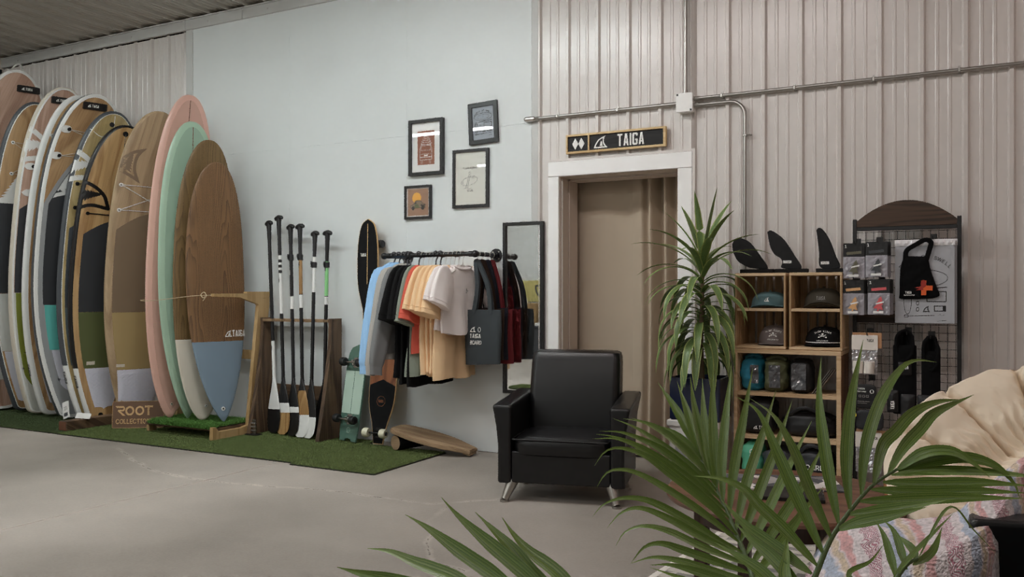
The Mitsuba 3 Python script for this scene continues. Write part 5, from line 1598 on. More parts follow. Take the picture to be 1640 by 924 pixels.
def pack(label, x, z, y, tm, group, front, yaw=0.0, kx=0.0):
    """One air freshener: black header card, clear pouch with a tree in it; (x, z) = top centre."""
    t = thing('air_freshener_pack', label, 'air freshener', group)
    ax = unit([math.cos(yaw), math.sin(yaw), 0])
    ay = np.array([0, 0, 1.0])
    n = np.cross(ax, ay)
    pl = lambda m, h=0: place(m, np.array([x + kx, y, z]) + n * h, ax, ay)
    part(t, 'header_card', pl(ext(sbox(-.058, -.068, .058, .012).buffer(-.003).buffer(.003), .003)), 'pack_black')
    if not front:
        part(t, 'pouch', pl(ext(sbox(-.058, -.188, .058, -.068), .005)), 'pack_grey')
        return
    g = np.array([(u, w) for u in np.linspace(-.058, .058, 10) for w in np.linspace(-.19, -.066, 11)])
    hh = .004 + .010 * (meshkit.fbm(np.stack([g[:, 0] * 50 + x * 9, g[:, 1] * 50, g[:, 0] * 0 + 3], -1), 3, 5) - .4) * (np.abs(g[:, 0]) < .055)
    i, j = np.meshgrid(np.arange(9), np.arange(10), indexing='ij')
    k = (i * 11 + j).ravel()
    part(t, 'pouch', pl(trimesh.Trimesh(np.c_[g, hh], np.vstack([np.stack([k, k + 11, k + 12], 1), np.stack([k, k + 12, k + 1], 1)]), process=False)), 'pack_grey')
    part(t, 'tree', pl(affinity_mesh_at(affinity.rotate(pine(.086, 0), -12, origin=(0, 0)), -.012, -.208), .021), tm)
    part(t, 'band', pl(affinity_mesh_at(affinity.rotate(sbox(-.022, -.004, .022, .004), 14), .008, -.122), .0222), 'print_white')
    part(t, 'barcode_label', pl(ext(sbox(-.028, -.182, .026, -.168).buffer(0), .001), .019), 'print_white')
    part(t, 'header_stripe', pl(affinity_mesh_at(affinity.rotate(sbox(-.040, -.008, .04, .008), 5), 0, -.044), .003), tm)
    q = text('1', .016, depth=.0006)
    q.apply_translation((-.052, -.014, .003))
    part(t, 'lettering', pl(q), 'print_white')


def affinity_mesh_at(poly, dx, dz, h=.001):
    return ext(affinity.translate(poly, dx, dz), h)


for col, tm, x, z, yaw in (('olive', 'tree_olive', -.612, 1.470, .05), ('charcoal', 'tree_charcoal', -.492, 1.476, -.04), ('peach', 'tree_peach', -.616, 1.260, .04), ('coral', 'tree_coral', -.480, 1.262, -.03)):
    peg(x + .004, z + .012)
    for k in range(4):
        y = 5.30 + .022 * k
        pack(f'{col} tree air freshener in a clear pouch, front of its hook on the display rack' if k == 0 else f'black carded air freshener pack hanging behind the {col} tree one', x, z, y, tm, None if k == 0 else f'spare packs behind the {col} air freshener', k == 0, yaw + .03 * k, .004 * k)

mat('poster_film', (168, 170, 176), 0.15, spec=0.6, clearcoat=.7)
mat('poster_edge', (214, 214, 216), 0.15, spec=0.6, clearcoat=.7)
peg(-.205, 1.497, .14)
for k in range(4):
    t = thing('poster_sleeve', 'grey poster of paddling gear in a clear sleeve, behind the small black bag' if k == 0 else 'spare sleeved poster hanging behind the grey gear poster', 'poster', None if k == 0 else 'spare sleeved posters')
    y = 5.362 + .012 * k
    dx = .004 * k
    part(t, 'sleeve', box(-.400 + dx, -.098 + dx, y, y + .003, 1.026, 1.462), 'poster_film')
    xx = np.linspace(-.402 + dx, -.096 + dx, 60)
    rg = [np.stack([[x, y - .004 + .003 * math.sin(x * 140 + k), 1.462], [x, y - .006 + .003 * math.sin(x * 170), 1.478], [x, y, 1.497], [x, y + .006, 1.478], [x, y + .004, 1.462]]) for x in xx]
    part(t, 'folded_top', loft(rg), 'poster_edge')
    if k == 0:
        g = affinity.scale(gear(1.0), 1.55, 1.75, origin=(0, 0)).buffer(-.0011)
        part(t, 'print', on_wall(ext(affinity.translate(g, -.245, 1.20), .0008), 0, 0, y - .0002), 'black_print')
        part(t, 'lettering', place(arc_text('PARTS OF SWELL', .155, -.245, 1.235, .019, 1.7), (0, y - .0002, 0), (1, 0, 0), (0, 0, 1)), 'black_print')

mat('print_orange', (214, 92, 40), 0.5)
mat('print_red', (150, 40, 28), 0.5)
t = thing('cloth_bag', 'small black cloth bag with orange cross print, hung over the grey poster', 'bag')
bag = Polygon(curve([(-.352, 1.405), (-.372, 1.33), (-.375, 1.19), (-.375, 1.165), (-.31, 1.160), (-.25, 1.163), (-.20, 1.168), (-.172, 1.185), (-.19, 1.24), (-.215, 1.32), (-.232, 1.40)], 5)).union(Polygon([(-.352, 1.405), (-.33, 1.385), (-.31, 1.388), (-.30, 1.382), (-.28, 1.39), (-.26, 1.388), (-.232, 1.40), (-.24, 1.33), (-.34, 1.33)])).buffer(.003).buffer(-.003)


def puffed(poly, y, depth, seed, res=.008):
    """A soft flat bag: the outline with a wrinkled, swollen front."""
    m = trimesh.creation.extrude_polygon(poly.simplify(.001), 1.0, engine='earcut')
    v, f = trimesh.remesh.subdivide_to_size(m.vertices * [1, 1, .002], m.faces, res * 2, max_iter=12)
    v = v / [1, 1, .002]
    bd = poly.exterior
    import shapely
    d = shapely.distance(shapely.points(v[:, :2]), bd)
    swell = np.sqrt(np.clip(d / .05, 0, 1))
    wr = meshkit.fbm(np.c_[v[:, :2] * 26, np.full(len(v), seed)], 3, seed) - .5
    h = v[:, 2] * (.004 + depth * swell * (1 + .9 * wr))
    return on_wall(trimesh.Trimesh(np.c_[v[:, :2], h], f, process=False), 0, 0, y)


part(t, 'body', puffed(bag, 5.352, .016, 3), 'black_cloth', 40)
part(t, 'handle', tube(curve([(-.345, 5.345, 1.385), (-.338, 5.34, 1.435), (-.29, 5.335, 1.468), (-.245, 5.33, 1.492), (-.215, 5.335, 1.480), (-.222, 5.34, 1.44), (-.238, 5.345, 1.385)], 6), .013, 8, flat=(1, .3), ref=(0, 1, 0)), 'black_cloth', 50)
cx_, cz_ = -.252, 1.225
part(t, 'cross_print', on_wall(ext(union_all([sbox(cx_ - .012, cz_ - .042, cx_ + .014, cz_ + .04), sbox(cx_ - .012, cz_ - .015, cx_ + .046, cz_ + .012)]), .001), 0, 0, 5.3285), 'print_orange')
part(t, 'splash_print', on_wall(ext(union_all([ellipse(cx_, cz_ + .022, .014, .022), Polygon([(cx_ - .045, cz_), (cx_ - .005, cz_ + .012), (cx_, cz_ - .012), (cx_ - .04, cz_ - .014), (cx_ - .02, cz_ - .004)])]), .001), 0, 0, 5.3277), 'print_red')
q = ext(affinity.translate(taiga(.014), -.345, 1.192), .001)
part(t, 'lettering', on_wall(q, 0, 0, 5.330), 'white_print')
q = text('BLOOD DONOR', .006, .055, .001)
q.apply_translation((-.352, 1.181, 0))
part(t, 'lettering', on_wall(q, 0, 0, 5.331), 'white_print')

# lower half: carded goods, pouches and leashes
mat('foil', (190, 190, 194), 0.18, metal=.7)
mat('card_white', (226, 220, 212), 0.6)
mat('kraft', (168, 126, 92), 0.7)


def carded(label, x0, x1, z0, z1, y, seed, roll=True):
    t = thing('carded_pack', label, 'packaged goods')
    zh = z1 - (z1 - z0) * .38
    part(t, 'header_card', box(x0, x1, y, y + .004, zh, z1, .001), 'card_white')
    part(t, 'card_back', box(x0 + .004, x1 + .02, y + .006, y + .009, zh + .01, z1 + .014, .001), 'kraft')
    q = ext(affinity.translate(taiga(.016), x0 + (x1 - x0) * .58, zh + (z1 - zh) * .55), .0008)
    part(t, 'lettering', on_wall(q, 0, 0, y), 'black_print')
    g = np.array([(u, w) for u in np.linspace(x0 + .002, x1 - .002, 16) for w in np.linspace(z0, zh, 16)])
    hh = .006 + .03 * (meshkit.fbm(np.c_[g * 60, np.full(len(g), seed)], 3, seed) - .4)
    i, j = np.meshgrid(np.arange(15), np.arange(15), indexing='ij')
    k = (i * 16 + j).ravel()
    part(t, 'foil_pouch', on_wall(trimesh.Trimesh(np.c_[g, hh], np.vstack([np.stack([k, k + 16, k + 17], 1), np.stack([k, k + 17, k + 1], 1)]), process=False), 0, 0, y + .01), 'foil')
    if roll:
        for s in (0, 1):
            part(t, 'cup_roll', cyl((x0 + .035 + s * .058, y - .012, z0 + .008), (x0 + .035 + s * .062, y - .012, z0 + .075), .028, 18), 'card_white', 40)


peg(-.54, .955)
carded('white carded pack with two white rolls, uppermost on the lower grid', -.625, -.485, .73, .955, 5.30, 1)
peg(-.53, .695)
t = soft_bag('phone_case', 'black waterproof phone pouch with white round mark on the lower grid', 'pouch', -.607, -.492, 5.285, 5.305, .535, .675, 'bag_black', 11, 7, .002)
q = text('TAIGA', .010, .04, .0008)
part(t, 'lettering', on_wall(q, -.592, .645, 5.281), 'white_print')
q = text('DRY CASE', .007, .045, .0008)
part(t, 'lettering', on_wall(q, -.592, .630, 5.281), 'white_print')
part(t, 'round_mark', on_wall(ext(ellipse(-.515, .635, .011, .011).difference(ellipse(-.515, .635, .007, .009)), .0008), 0, 0, 5.281), 'white_print')
part(t, 'feature_icons', on_wall(ext(union_all([sbox(x, .600, x + .014, .614).difference(sbox(x + .003, .603, x + .011, .611)) for x in (-.585, -.565, -.545)] + [sbox(-.592, .575, -.525, .579), sbox(-.592, .565, -.54, .568)]), .0008), 0, 0, 5.281), 'grey_print')
peg(-.50, .545)
t = soft_bag('phone_case', 'dark blue grey pouch hanging below the black phone pouch', 'pouch', -.600, -.455, 5.275, 5.31, .415, .530, 'bag_dark', 12, 5, .004)
part(t, 'round_mark', on_wall(ext(ellipse(-.515, .47, .013, .013).difference(ellipse(-.515, .47, .008, .010)), .0008), 0, 0, 5.270), 'grey_print')
mat('heart_yellow', (214, 190, 60), 0.5)
single('yellow_charm', on_wall(ext(union_all([ellipse(-.618, .50, .010, .010), ellipse(-.603, .50, .010, .010), Polygon([(-.6285, .497), (-.5925, .497), (-.6105, .475)])]), .006), 0, 0, 5.262), 'heart_yellow', 'small yellow heart charm beside the dark pouch', 'charm')
peg(-.53, .40)
carded('white carded pack with foil pouch at the foot of the grid', -.605, -.465, .17, .40, 5.30, 3, False)
peg(-.40, .40)
carded('white carded pack tilted beside the foot of the cream cushion', -.445, -.31, .18, .405, 5.315, 4, False)


def leash(label, x0, x1, z0, z1, y, seed, blocks):
    """A coiled strap bundle hanging from its peg."""
    t = thing('strap_bundle', label, 'strap bundle')
    rnd = random.Random(seed)
    cx = (x0 + x1) / 2
    for k in range(5):
        w = (x1 - x0) * (.06 + .06 * k)
        h = (z1 - z0) * (.30 + .05 * rnd.random())
        c = [(cx + w * math.sin(a) + .006 * rnd.uniform(-1, 1), y - .012 * k + .01 * math.sin(a * 2), z1 - h * .55 + h * .55 * math.cos(a)) for a in np.linspace(0, 2 * PI, 15)]
        part(t, 'coil', tube(curve(c, 4), .009, 8, flat=(1, .55), ref=(0, 1, 0)), 'black_cloth', 50)
    part(t, 'strap', puffed(sbox(x0 + .02, z0 + .02, x1 - .02, z1 - .09).buffer(.008), y - .03, .014, seed), 'black_cloth', 40)
    for bx0, bx1, bz0, bz1, word, up in blocks:
        part(t, 'padded_cuff', puffed(sbox(bx0, bz0, bx1, bz1).buffer(.008), y - .046, .022, seed + 5), 'bag_black', 40)
        q = ext(taiga(.020), .001)
        q = place(q, ((bx0 + bx1) / 2 + .010, y - .076, bz0 + .012), (0, 0, 1), (-1, 0, 0)) if up else on_wall(q, (bx0 + bx1) / 2 - .025, (bz0 + bz1) / 2, y - .076)
        part(t, 'lettering', q, 'white_print')
    return t


peg(-.335, .965)
leash('thick black strap bundle with white lettering, left of the two on the lower grid', -.420, -.275, .50, .985, 5.36, 1, [(-.375, -.318, .74, .80, 'TAIGA', False), (-.43, -.385, .53, .64, 'TAIGA', True), (-.36, -.30, .48, .62, 'TAIGA', True)])
peg(-.215, .945)
leash('narrow black strap bundle with broad lettered pouch, right of the two on the lower grid', -.275, -.155, .45, .955, 5.36, 2, [(-.275, -.15, .44, .62, 'TAIGA', True)])

# ---------------------------------------------------------------- dracaena on its box
def leaf_colour(p, n, uv):
    k = dr.abs(uv.x - 0.5) * 2
    rib = 0.5 + 0.5 * dr.sin(uv.x * 60)
    return mix(mix(lin((84, 106, 60)), lin((100, 122, 70)), rib), lin((168, 176, 104)), smoothstep(0.62, 0.95, k) * 0.75)


def palm_colour(p, n, uv):
    rib = 0.6 * noise(uv.x * 26, uv.y * 1.5) + 0.4 * (0.5 + 0.5 * dr.cos(uv.x * 38))
    return mix(lin((64, 92, 28)), lin((120, 140, 62)), rib * 0.75 + 0.25 * smoothstep(0.55, 1.0, uv.y))


def leafmat(key, fn, spec=.5, rough=.38):
    scene[key] = {'type': 'twosided', 'bsdf': {'type': 'principled', 'base_color': mikit.proc(fn), 'roughness': rough, 'specular': spec}}


leafmat('dracaena_leaf', leaf_colour, .5, .42)
leafmat('palm_leaf', palm_colour, .55, .38)


def leaf(path, w, ref, fold=.18, n=18, prof=((0, .35), (.12, .7), (.4, 1), (.7, .78), (.9, .36), (1, .02)), twist=0.0):
    """A strap leaf along the path; ref = the side its face looks to."""
    p = curve(path, 6)
    s = np.r_[0, np.cumsum(np.linalg.norm(np.diff(p, axis=0), axis=1))]
    q = np.linspace(0, s[-1], n)
    p = np.stack([np.interp(q, s, p[:, k]) for k in range(3)], 1)
    t = np.gradient(p, axis=0)
    t /= np.linalg.norm(t, axis=1, keepdims=True)
    side = np.cross(t, np.broadcast_to(np.asarray(ref, float), t.shape))
    side /= np.linalg.norm(side, axis=1, keepdims=True) + 1e-9
    nrm = np.cross(side, t)
    if twist:
        a = (twist * np.linspace(0, 1, n))[:, None]
        side, nrm = side * np.cos(a) + nrm * np.sin(a), nrm * np.cos(a) - side * np.sin(a)
    ww = (w / 2) * np.interp(np.linspace(0, 1, n), *zip(*prof))[:, None]
    cols = [-1, -.5, 0, .5, 1]
    v = np.stack([p + side * ww * c + nrm * ww * fold * 2 * abs(c) for c in cols], 1).reshape(-1, 3)
    uv = np.stack(np.broadcast_arrays(np.array([0, .25, .5, .75, 1.0])[None, :], np.linspace(0, 1, n)[:, None]), -1).reshape(-1, 2)
    i, j = np.meshgrid(np.arange(n - 1), np.arange(4), indexing='ij')
    k = (i * 5 + j).ravel()
    return trimesh.Trimesh(v, np.vstack([np.stack([k, k + 1, k + 6], 1), np.stack([k, k + 6, k + 5], 1)]), process=False), uv


mat('navy_glaze', (18, 26, 50), 0.25, spec=0.6)
mat('soil', (46, 36, 28), 0.95)
mat('bark', (120, 104, 82), 0.85)
mat('bin_white', (206, 204, 200), 0.4)
bn = thing('storage_bin', 'white plastic storage bin under the navy planter', 'storage bin')
part(bn, 'body', box(-1.645, -1.345, 5.08, 5.36, .0, .405, .012), 'bin_white')
part(bn, 'rim', box(-1.655, -1.335, 5.07, 5.37, .385, .425, .006), 'bin_white')
part(bn, 'front_panel', box(-1.60, -1.39, 5.074, 5.08, .08, .33, .002), 'b_grey')
pl_ = thing('planter', 'square navy glazed planter standing on the white bin', 'planter')
q_ = sbox(-.155, -.14, .155, .14).buffer(-.012).buffer(.012)
part(pl_, 'pot', cat(*[(lambda m: (m.apply_translation((-1.485, 5.22, z)), m)[1])(ext(q_.difference(q_.buffer(-.012)) if i else q_.buffer(-.008), h)) for i, (z, h) in enumerate([(.426, .012), (.432, .250)])]), 'navy_glaze')
part(pl_, 'soil', (lambda m: (m.apply_translation((-1.485, 5.22, .438)), m)[1])(ext(q_.buffer(-.012), .215)), 'soil')
rnd = np.random.default_rng(11)
dc = thing('dracaena', 'tall dracaena with arching striped leaves in the navy planter', 'plant')
stem = curve([(-1.472, 5.21, .645), (-1.478, 5.20, .9), (-1.468, 5.19, 1.15), (-1.462, 5.17, 1.36)], 8)
part(dc, 'stem', tube(stem, np.linspace(.016, .011, len(stem)), 10), 'bark', 50)
part(dc, 'stem', tube(curve([(-1.50, 5.25, .645), (-1.51, 5.26, .85), (-1.50, 5.24, 1.0)], 8), .012, 10), 'bark', 50)
NL = 88
for k in range(NL):
    f = k / (NL - 1)
    zb = 1.385 - .60 * f ** 1.1
    base = np.array([np.interp(zb, stem[:, 2], stem[:, 0]), np.interp(zb, stem[:, 2], stem[:, 1]), zb])
    a = k * 2.39996 + rnd.uniform(-.25, .25)
    L = rnd.uniform(.40, .52) * (1 - .12 * f)
    el = math.radians(np.interp(f, [0, .08, .25, .6, 1], [80, 58, 34, 14, 0]) + rnd.uniform(-8, 8))
    droop = np.interp(f, [0, .1, .3, 1], [.08, .42, .80, 1.05]) * rnd.uniform(.85, 1.15)
    h = np.array([math.cos(a), math.sin(a), 0])
    pts, p, e = [base], base.copy(), el
    for s in range(6):
        p = p + (h * math.cos(e) + np.array([0, 0, 1]) * math.sin(e)) * L / 6
        e -= droop * .42
        e = max(e, -1.45)
        if p[1] > WALL - .05:
            p[1] = WALL - .05
        if p[0] > -1.30 and p[2] < 1.32 and p[1] > 5.20:
            p[0] = -1.30
        if p[2] < .72 and abs(p[0] + 1.485) < .17:
            p[2] = max(p[2], .60)
        pts.append(p.copy())
    m, uv = leaf(pts, rnd.uniform(.046, .060), np.array([0, 0, 1.0]) + h * .4, .12)
    part(dc, 'leaf', m, 'dracaena_leaf', True, uv=uv)

# ---------------------------------------------------------------- rug, coffee table, magazines
def rug_colour(p, n, uv):
    a = (p.x * 0.996 + p.y * -0.09)
    b = (p.y * 0.996 + p.x * 0.09)
    row = b * 11 - dr.floor(b * 11)
    band = smoothstep(0.40, 0.44, row) * (1 - smoothstep(0.90, 0.94, row))
    tri = a * 7 - dr.floor(a * 7)
    tooth = dr.select(tri < row, 1.0, 0.0)
    weave = 0.5 + 0.5 * dr.sin(a * 620) * dr.sin(b * 620)
    dark = band * tooth * (0.55 + 0.45 * weave)
    return mix(lin((196, 190, 180)), lin((92, 92, 94)), dark * 0.85) * (0.9 + 0.12 * weave)


mat('rug_weave', mikit.proc(rug_colour), 0.95, spec=.1)
rg_ = thing('rug', 'flat woven pale rug with grey patterned rows under the coffee table', 'rug')
ra = unit([.08, .86, 0])
part(rg_, 'weave', place(ext(sbox(0, -2.4, 1.62, 0), .008), (-1.255, 2.80, .0005), ra, (-ra[1], ra[0], 0)), 'rug_weave')
part(rg_, 'bound_edge', place(ext(sbox(0, -.02, 1.62, .008), .010), (-1.255, 2.80, .0005), ra, (-ra[1], ra[0], 0)), 'card_white')
wood('walnut_top', (104, 72, 54), (78, 52, 40), grain_x, 0.35)
wood('walnut_leg', (62, 42, 32), (42, 28, 22), grain_z, 0.45)
tc = np.array([-.63, 3.33])
ct = thing('coffee_table', 'round dark brown coffee table behind the palm fronds', 'coffee table')
part(ct, 'table_top', (lambda m: (m.apply_translation((tc[0], tc[1], 0)), m)[1])(lathe([(.0, .420), (.405, .420), (.432, .428), (.437, .440), (.432, .449), (.42, .452), (.0, .452)], 64)), 'walnut_top', 30)
part(ct, 'apron', (lambda m: (m.apply_translation((tc[0], tc[1], 0)), m)[1])(lathe([(.30, .35), (.33, .35), (.33, .419), (.30, .419)], 48)), 'walnut_leg', 30)
for a in (213, 130, 305, 35):
    cx_, cy_ = tc[0] + .315 * math.cos(math.radians(a)), tc[1] + .315 * math.sin(math.radians(a))
    part(ct, 'leg', box(cx_ - .024, cx_ + .024, cy_ - .024, cy_ + .024, .0095, .419, .003), 'walnut_leg')


def mag_colour(p, n, uv):
    v = mikit.voronoi(p.x * 16, p.y * 16)
    return mix(mix(lin((70, 72, 78)), lin((206, 200, 196)), smoothstep(.3, .7, v[2])), lin((120, 96, 84)), smoothstep(.75, .95, noise(p.x * 12, p.y * 12)))


mat('magazine_page', mikit.proc(mag_colour), 0.3)
mg = thing('magazine', 'open magazine with pale photo pages on the coffee table', 'magazine')
for s, yaw in ((0, .35), (1, .35)):
    ax = unit([math.cos(yaw), math.sin(yaw), 0])
    part(mg, 'page', place(ext(sbox(-.21 + .212 * s, -.13, -.002 + .212 * s, .13), .006), (-.66, 3.47, .4525), ax, (-ax[1], ax[0], 0)), 'magazine_page')
single('notebook', place(ext(sbox(-.12, -.09, .12, .09).buffer(-.006).buffer(.006), .012), (-.60, 3.27, .4525), unit([.97, .2, 0]), unit([-.2, .97, 0])), 'black_satin', 'thin black notebook in front of the open magazine', 'notebook')

# ---------------------------------------------------------------- papasan chair, cushion, blanket, second armchair
mat('canvas_cream', (224, 210, 190), 0.9, spec=.1)
wood('rattan', (150, 104, 60), (104, 68, 36), grain_x, 0.5)
PC, PN = np.array([0.247, 3.481, 0.614]), unit([-.17, -.51, .84])
PU = unit(np.cross(PN, [0, 0, 1]))
PV = np.cross(PN, PU)
ring_ = lambda r, d, n=49: np.array([PC + r * (math.cos(a) * PU + math.sin(a) * PV) + PN * d for a in np.linspace(0, 2 * PI, n)])
pp = thing('papasan_chair', 'rattan bowl chair under the cream cushion, at the right edge', 'chair')
part(pp, 'rim', tube(ring_(.545, -.03), .019, 10), 'rattan', 50)
part(pp, 'lower_ring', tube(ring_(.24, -.27), .016, 10), 'rattan', 50)
for k in range(12):
    a = k * PI / 6
    d = math.cos(a) * PU + math.sin(a) * PV
    part(pp, 'rib', tube(curve([PC + d * .545 - PN * .03, PC + d * .44 - PN * .17, PC + d * .24 - PN * .27, PC - PN * .30 + d * .05], 6), .010, 7), 'rattan', 50)
bc = PC - PN * .27 + np.array([0, .06, 0])
bc = np.array([bc[0], bc[1], 0])
zr = .22
for z, r in ((.022, .30), (zr, .27)):
    part(pp, 'base_ring', tube([bc + [r * math.cos(a), r * math.sin(a), z] for a in np.linspace(0, 2 * PI, 41)], .018, 9), 'rattan', 50)
for k in range(10):
    a = k * PI / 5
    part(pp, 'base_stick', tube([bc + [.27 * math.cos(a), .27 * math.sin(a), zr], bc + [.30 * math.cos(a + .35), .30 * math.sin(a + .35), .02]], .013, 8), 'rattan', 50)
cs = thing('papasan_cushion', 'round tufted cream canvas cushion in the bowl chair', 'cushion')
nr, nt = 72, 480
R_, TH = np.meshgrid(np.linspace(0, 1, nr), np.linspace(0, 2 * PI, nt, endpoint=False), indexing='ij')
seg = np.abs(np.sin(TH * 6 + .35))
puff = np.where(R_ > .42, np.interp(R_, [.42, .56, .80, .95, 1], [.10, .85, 1, .75, .15]) * (1 - .80 * np.exp(-(seg / .11) ** 2) - .22 * np.exp(-(seg / .45) ** 2)), np.interp(R_, [0, .05, .22, .42], [0, .55, .9, 0]) * (1 - .6 * np.exp(-(seg / .14) ** 2)))
tuft = np.exp(-((R_ - .42) / .05) ** 2) * np.exp(-(np.sin(TH * 6 + .35) / .22) ** 2)
wr = meshkit.fbm(np.stack([R_ * np.cos(TH) * 7, R_ * np.sin(TH) * 7, R_ * 0], -1), 4, 4) - .5
rip = .012 * np.sin(TH * 46 + 11 * wr) * np.exp(-((R_ - .50) / .13) ** 2) + .008 * np.sin(R_ * 60 + 8 * wr) * np.exp(-(seg / .35) ** 2) * (R_ > .45)
H_ = .155 * R_ ** 2 - .14 + .088 * puff - .045 * tuft + .030 * wr * np.clip(R_ * 3, 0, 1) + rip
rad = .550 * R_ * (1 + .012 * (seg - .5) * np.clip((R_ - .8) * 5, 0, 1))
top = PC + (rad * np.cos(TH))[..., None] * PU + (rad * np.sin(TH))[..., None] * PV + H_[..., None] * PN
Hb = .145 * R_ ** 2 - .165 + np.interp(R_, [0, .9, 1], [0, 0, .02])
bot = PC + (rad * np.cos(TH))[..., None] * PU + (rad * np.sin(TH))[..., None] * PV + Hb[..., None] * PN
part(cs, 'cushion', loft(np.concatenate([top, bot[::-1]])), 'canvas_cream', 60)
for k in range(12):
    a = (k * PI - .35) / 6
    for b_ in (a,):
        c = PC + .550 * .42 * (math.cos(b_) * PU + math.sin(b_) * PV) + PN * (.155 * .42 ** 2 - .14 - .012)
        part(cs, 'tuft_button', tube([c - PN * .004, c + PN * .006], .011, 12), 'canvas_cream')


def blanket_colour(p, n, uv):
    a = uv.x * 4.2 + 0.10 * noise(p.x * 40, p.y * 40, p.z * 40) + 0.22 * (noise(p.x * 5, p.y * 5, p.z * 5) - 0.5)
    k = a - dr.floor(a)
    white, pink, blue, tan, rose = lin((224, 214, 216)), lin((214, 170, 170)), lin((182, 190, 206)), lin((210, 192, 172)), lin((170, 104, 122))
    c = mix(white, pink, smoothstep(.08, .12, k) * (1 - smoothstep(.20, .26, k)))
    c = mix(c, tan, smoothstep(.24, .28, k) * (1 - smoothstep(.34, .38, k)))
    c = mix(c, blue, smoothstep(.38, .42, k) * (1 - smoothstep(.56, .60, k)))
    chev = dr.abs((uv.y * 16 - dr.floor(uv.y * 16)) - .5)
    kk = (k - .72) * 24 + chev * 3
    z = kk - dr.floor(kk)
    c = mix(c, rose, smoothstep(.70, .73, k) * (1 - smoothstep(.92, .95, k)) * dr.select(z < .5, 0.85, 0.05))
    return c * (0.66 + 0.5 * noise(p.x * 160, p.y * 160, p.z * 160))


def terry(p, n, uv):
    return noise(p.x * 190, p.y * 190, p.z * 190) * 0.7 + noise(p.x * 420, p.y * 420, p.z * 420) * 0.3


scene['blanket_weave'] = {'type': 'twosided', 'bsdf': {'type': 'bumpmap', 'arbitrary': mikit.proc(terry), 'scale': 0.010, 'bsdf': {'type': 'principled', 'base_color': mikit.proc(blanket_colour), 'roughness': 1.0, 'specular': .05, 'sheen': .4}}}
bl_ = thing('striped_blanket', 'fluffy pink, blue and white striped blanket draped below the cream cushion', 'blanket')
up_ = curve([(0.139, 3.196, 0.634), (0.054, 3.151, 0.586), (-0.019, 3.077, 0.540), (-0.064, 3.053, 0.475), (-0.186, 3.021, 0.467), (-0.315, 3.009, 0.461), (-0.420, 3.009, 0.407), (-0.482, 2.976, 0.297), (-0.511, 2.960, 0.184)], 8)
lo_ = curve([(0.139, 3.026, 0.627), (0.102, 2.892, 0.595), (0.054, 2.776, 0.534), (-0.008, 2.675, 0.489), (-0.091, 2.607, 0.434), (-0.182, 2.581, 0.384), (-0.277, 2.575, 0.336), (-0.365, 2.551, 0.293), (-0.419, 2.522, 0.214)], 8)
nb, ncr = len(up_), 40
rows = []
for i in range(nb):
    s = i / (nb - 1)
    w = np.linspace(0, 1, ncr)[:, None]
    p = up_[i] * (1 - w) + lo_[i] * w
    p = p + np.array([0, 0, 1.0]) * (.055 * np.sin(w * PI) + .014 * np.sin(w * 9 + s * 14) * np.sin(w * PI)) - np.array([0, 0, 1.0]) * .10 * (w > .9) * (w - .9) * 10 * .4
    p = p + (meshkit.fbm(p * 9, 3, 2)[:, None] - .5) * .05 * np.array([.3, -.3, 1]) + (meshkit.noise(p * 150, 5)[:, None] - .5) * .006
    hang = np.linspace(0, 1, 9)[1:, None]
    skirt = p[-1] + np.array([-.02, -.05, 0]) * np.sin(hang * PI / 2) - np.array([0, 0, 1.0]) * np.maximum(p[-1][2] - .25, .02) * hang
    p = np.vstack([p, skirt])
    rows.append(np.vstack([p, p[::-1] + [.006, .012, -.012]]))
m_ = loft(rows)
sv, wv = np.meshgrid(np.linspace(0, 1, nb), np.r_[np.linspace(0, 1.5, ncr + 8), np.linspace(1.5, 0, ncr + 8)], indexing='ij')
uvb = np.vstack([np.stack([sv.ravel(), wv.ravel()], 1), [[0, .5], [1, .5]]])
part(bl_, 'blanket', m_, 'blanket_weave', True, uv=uvb)

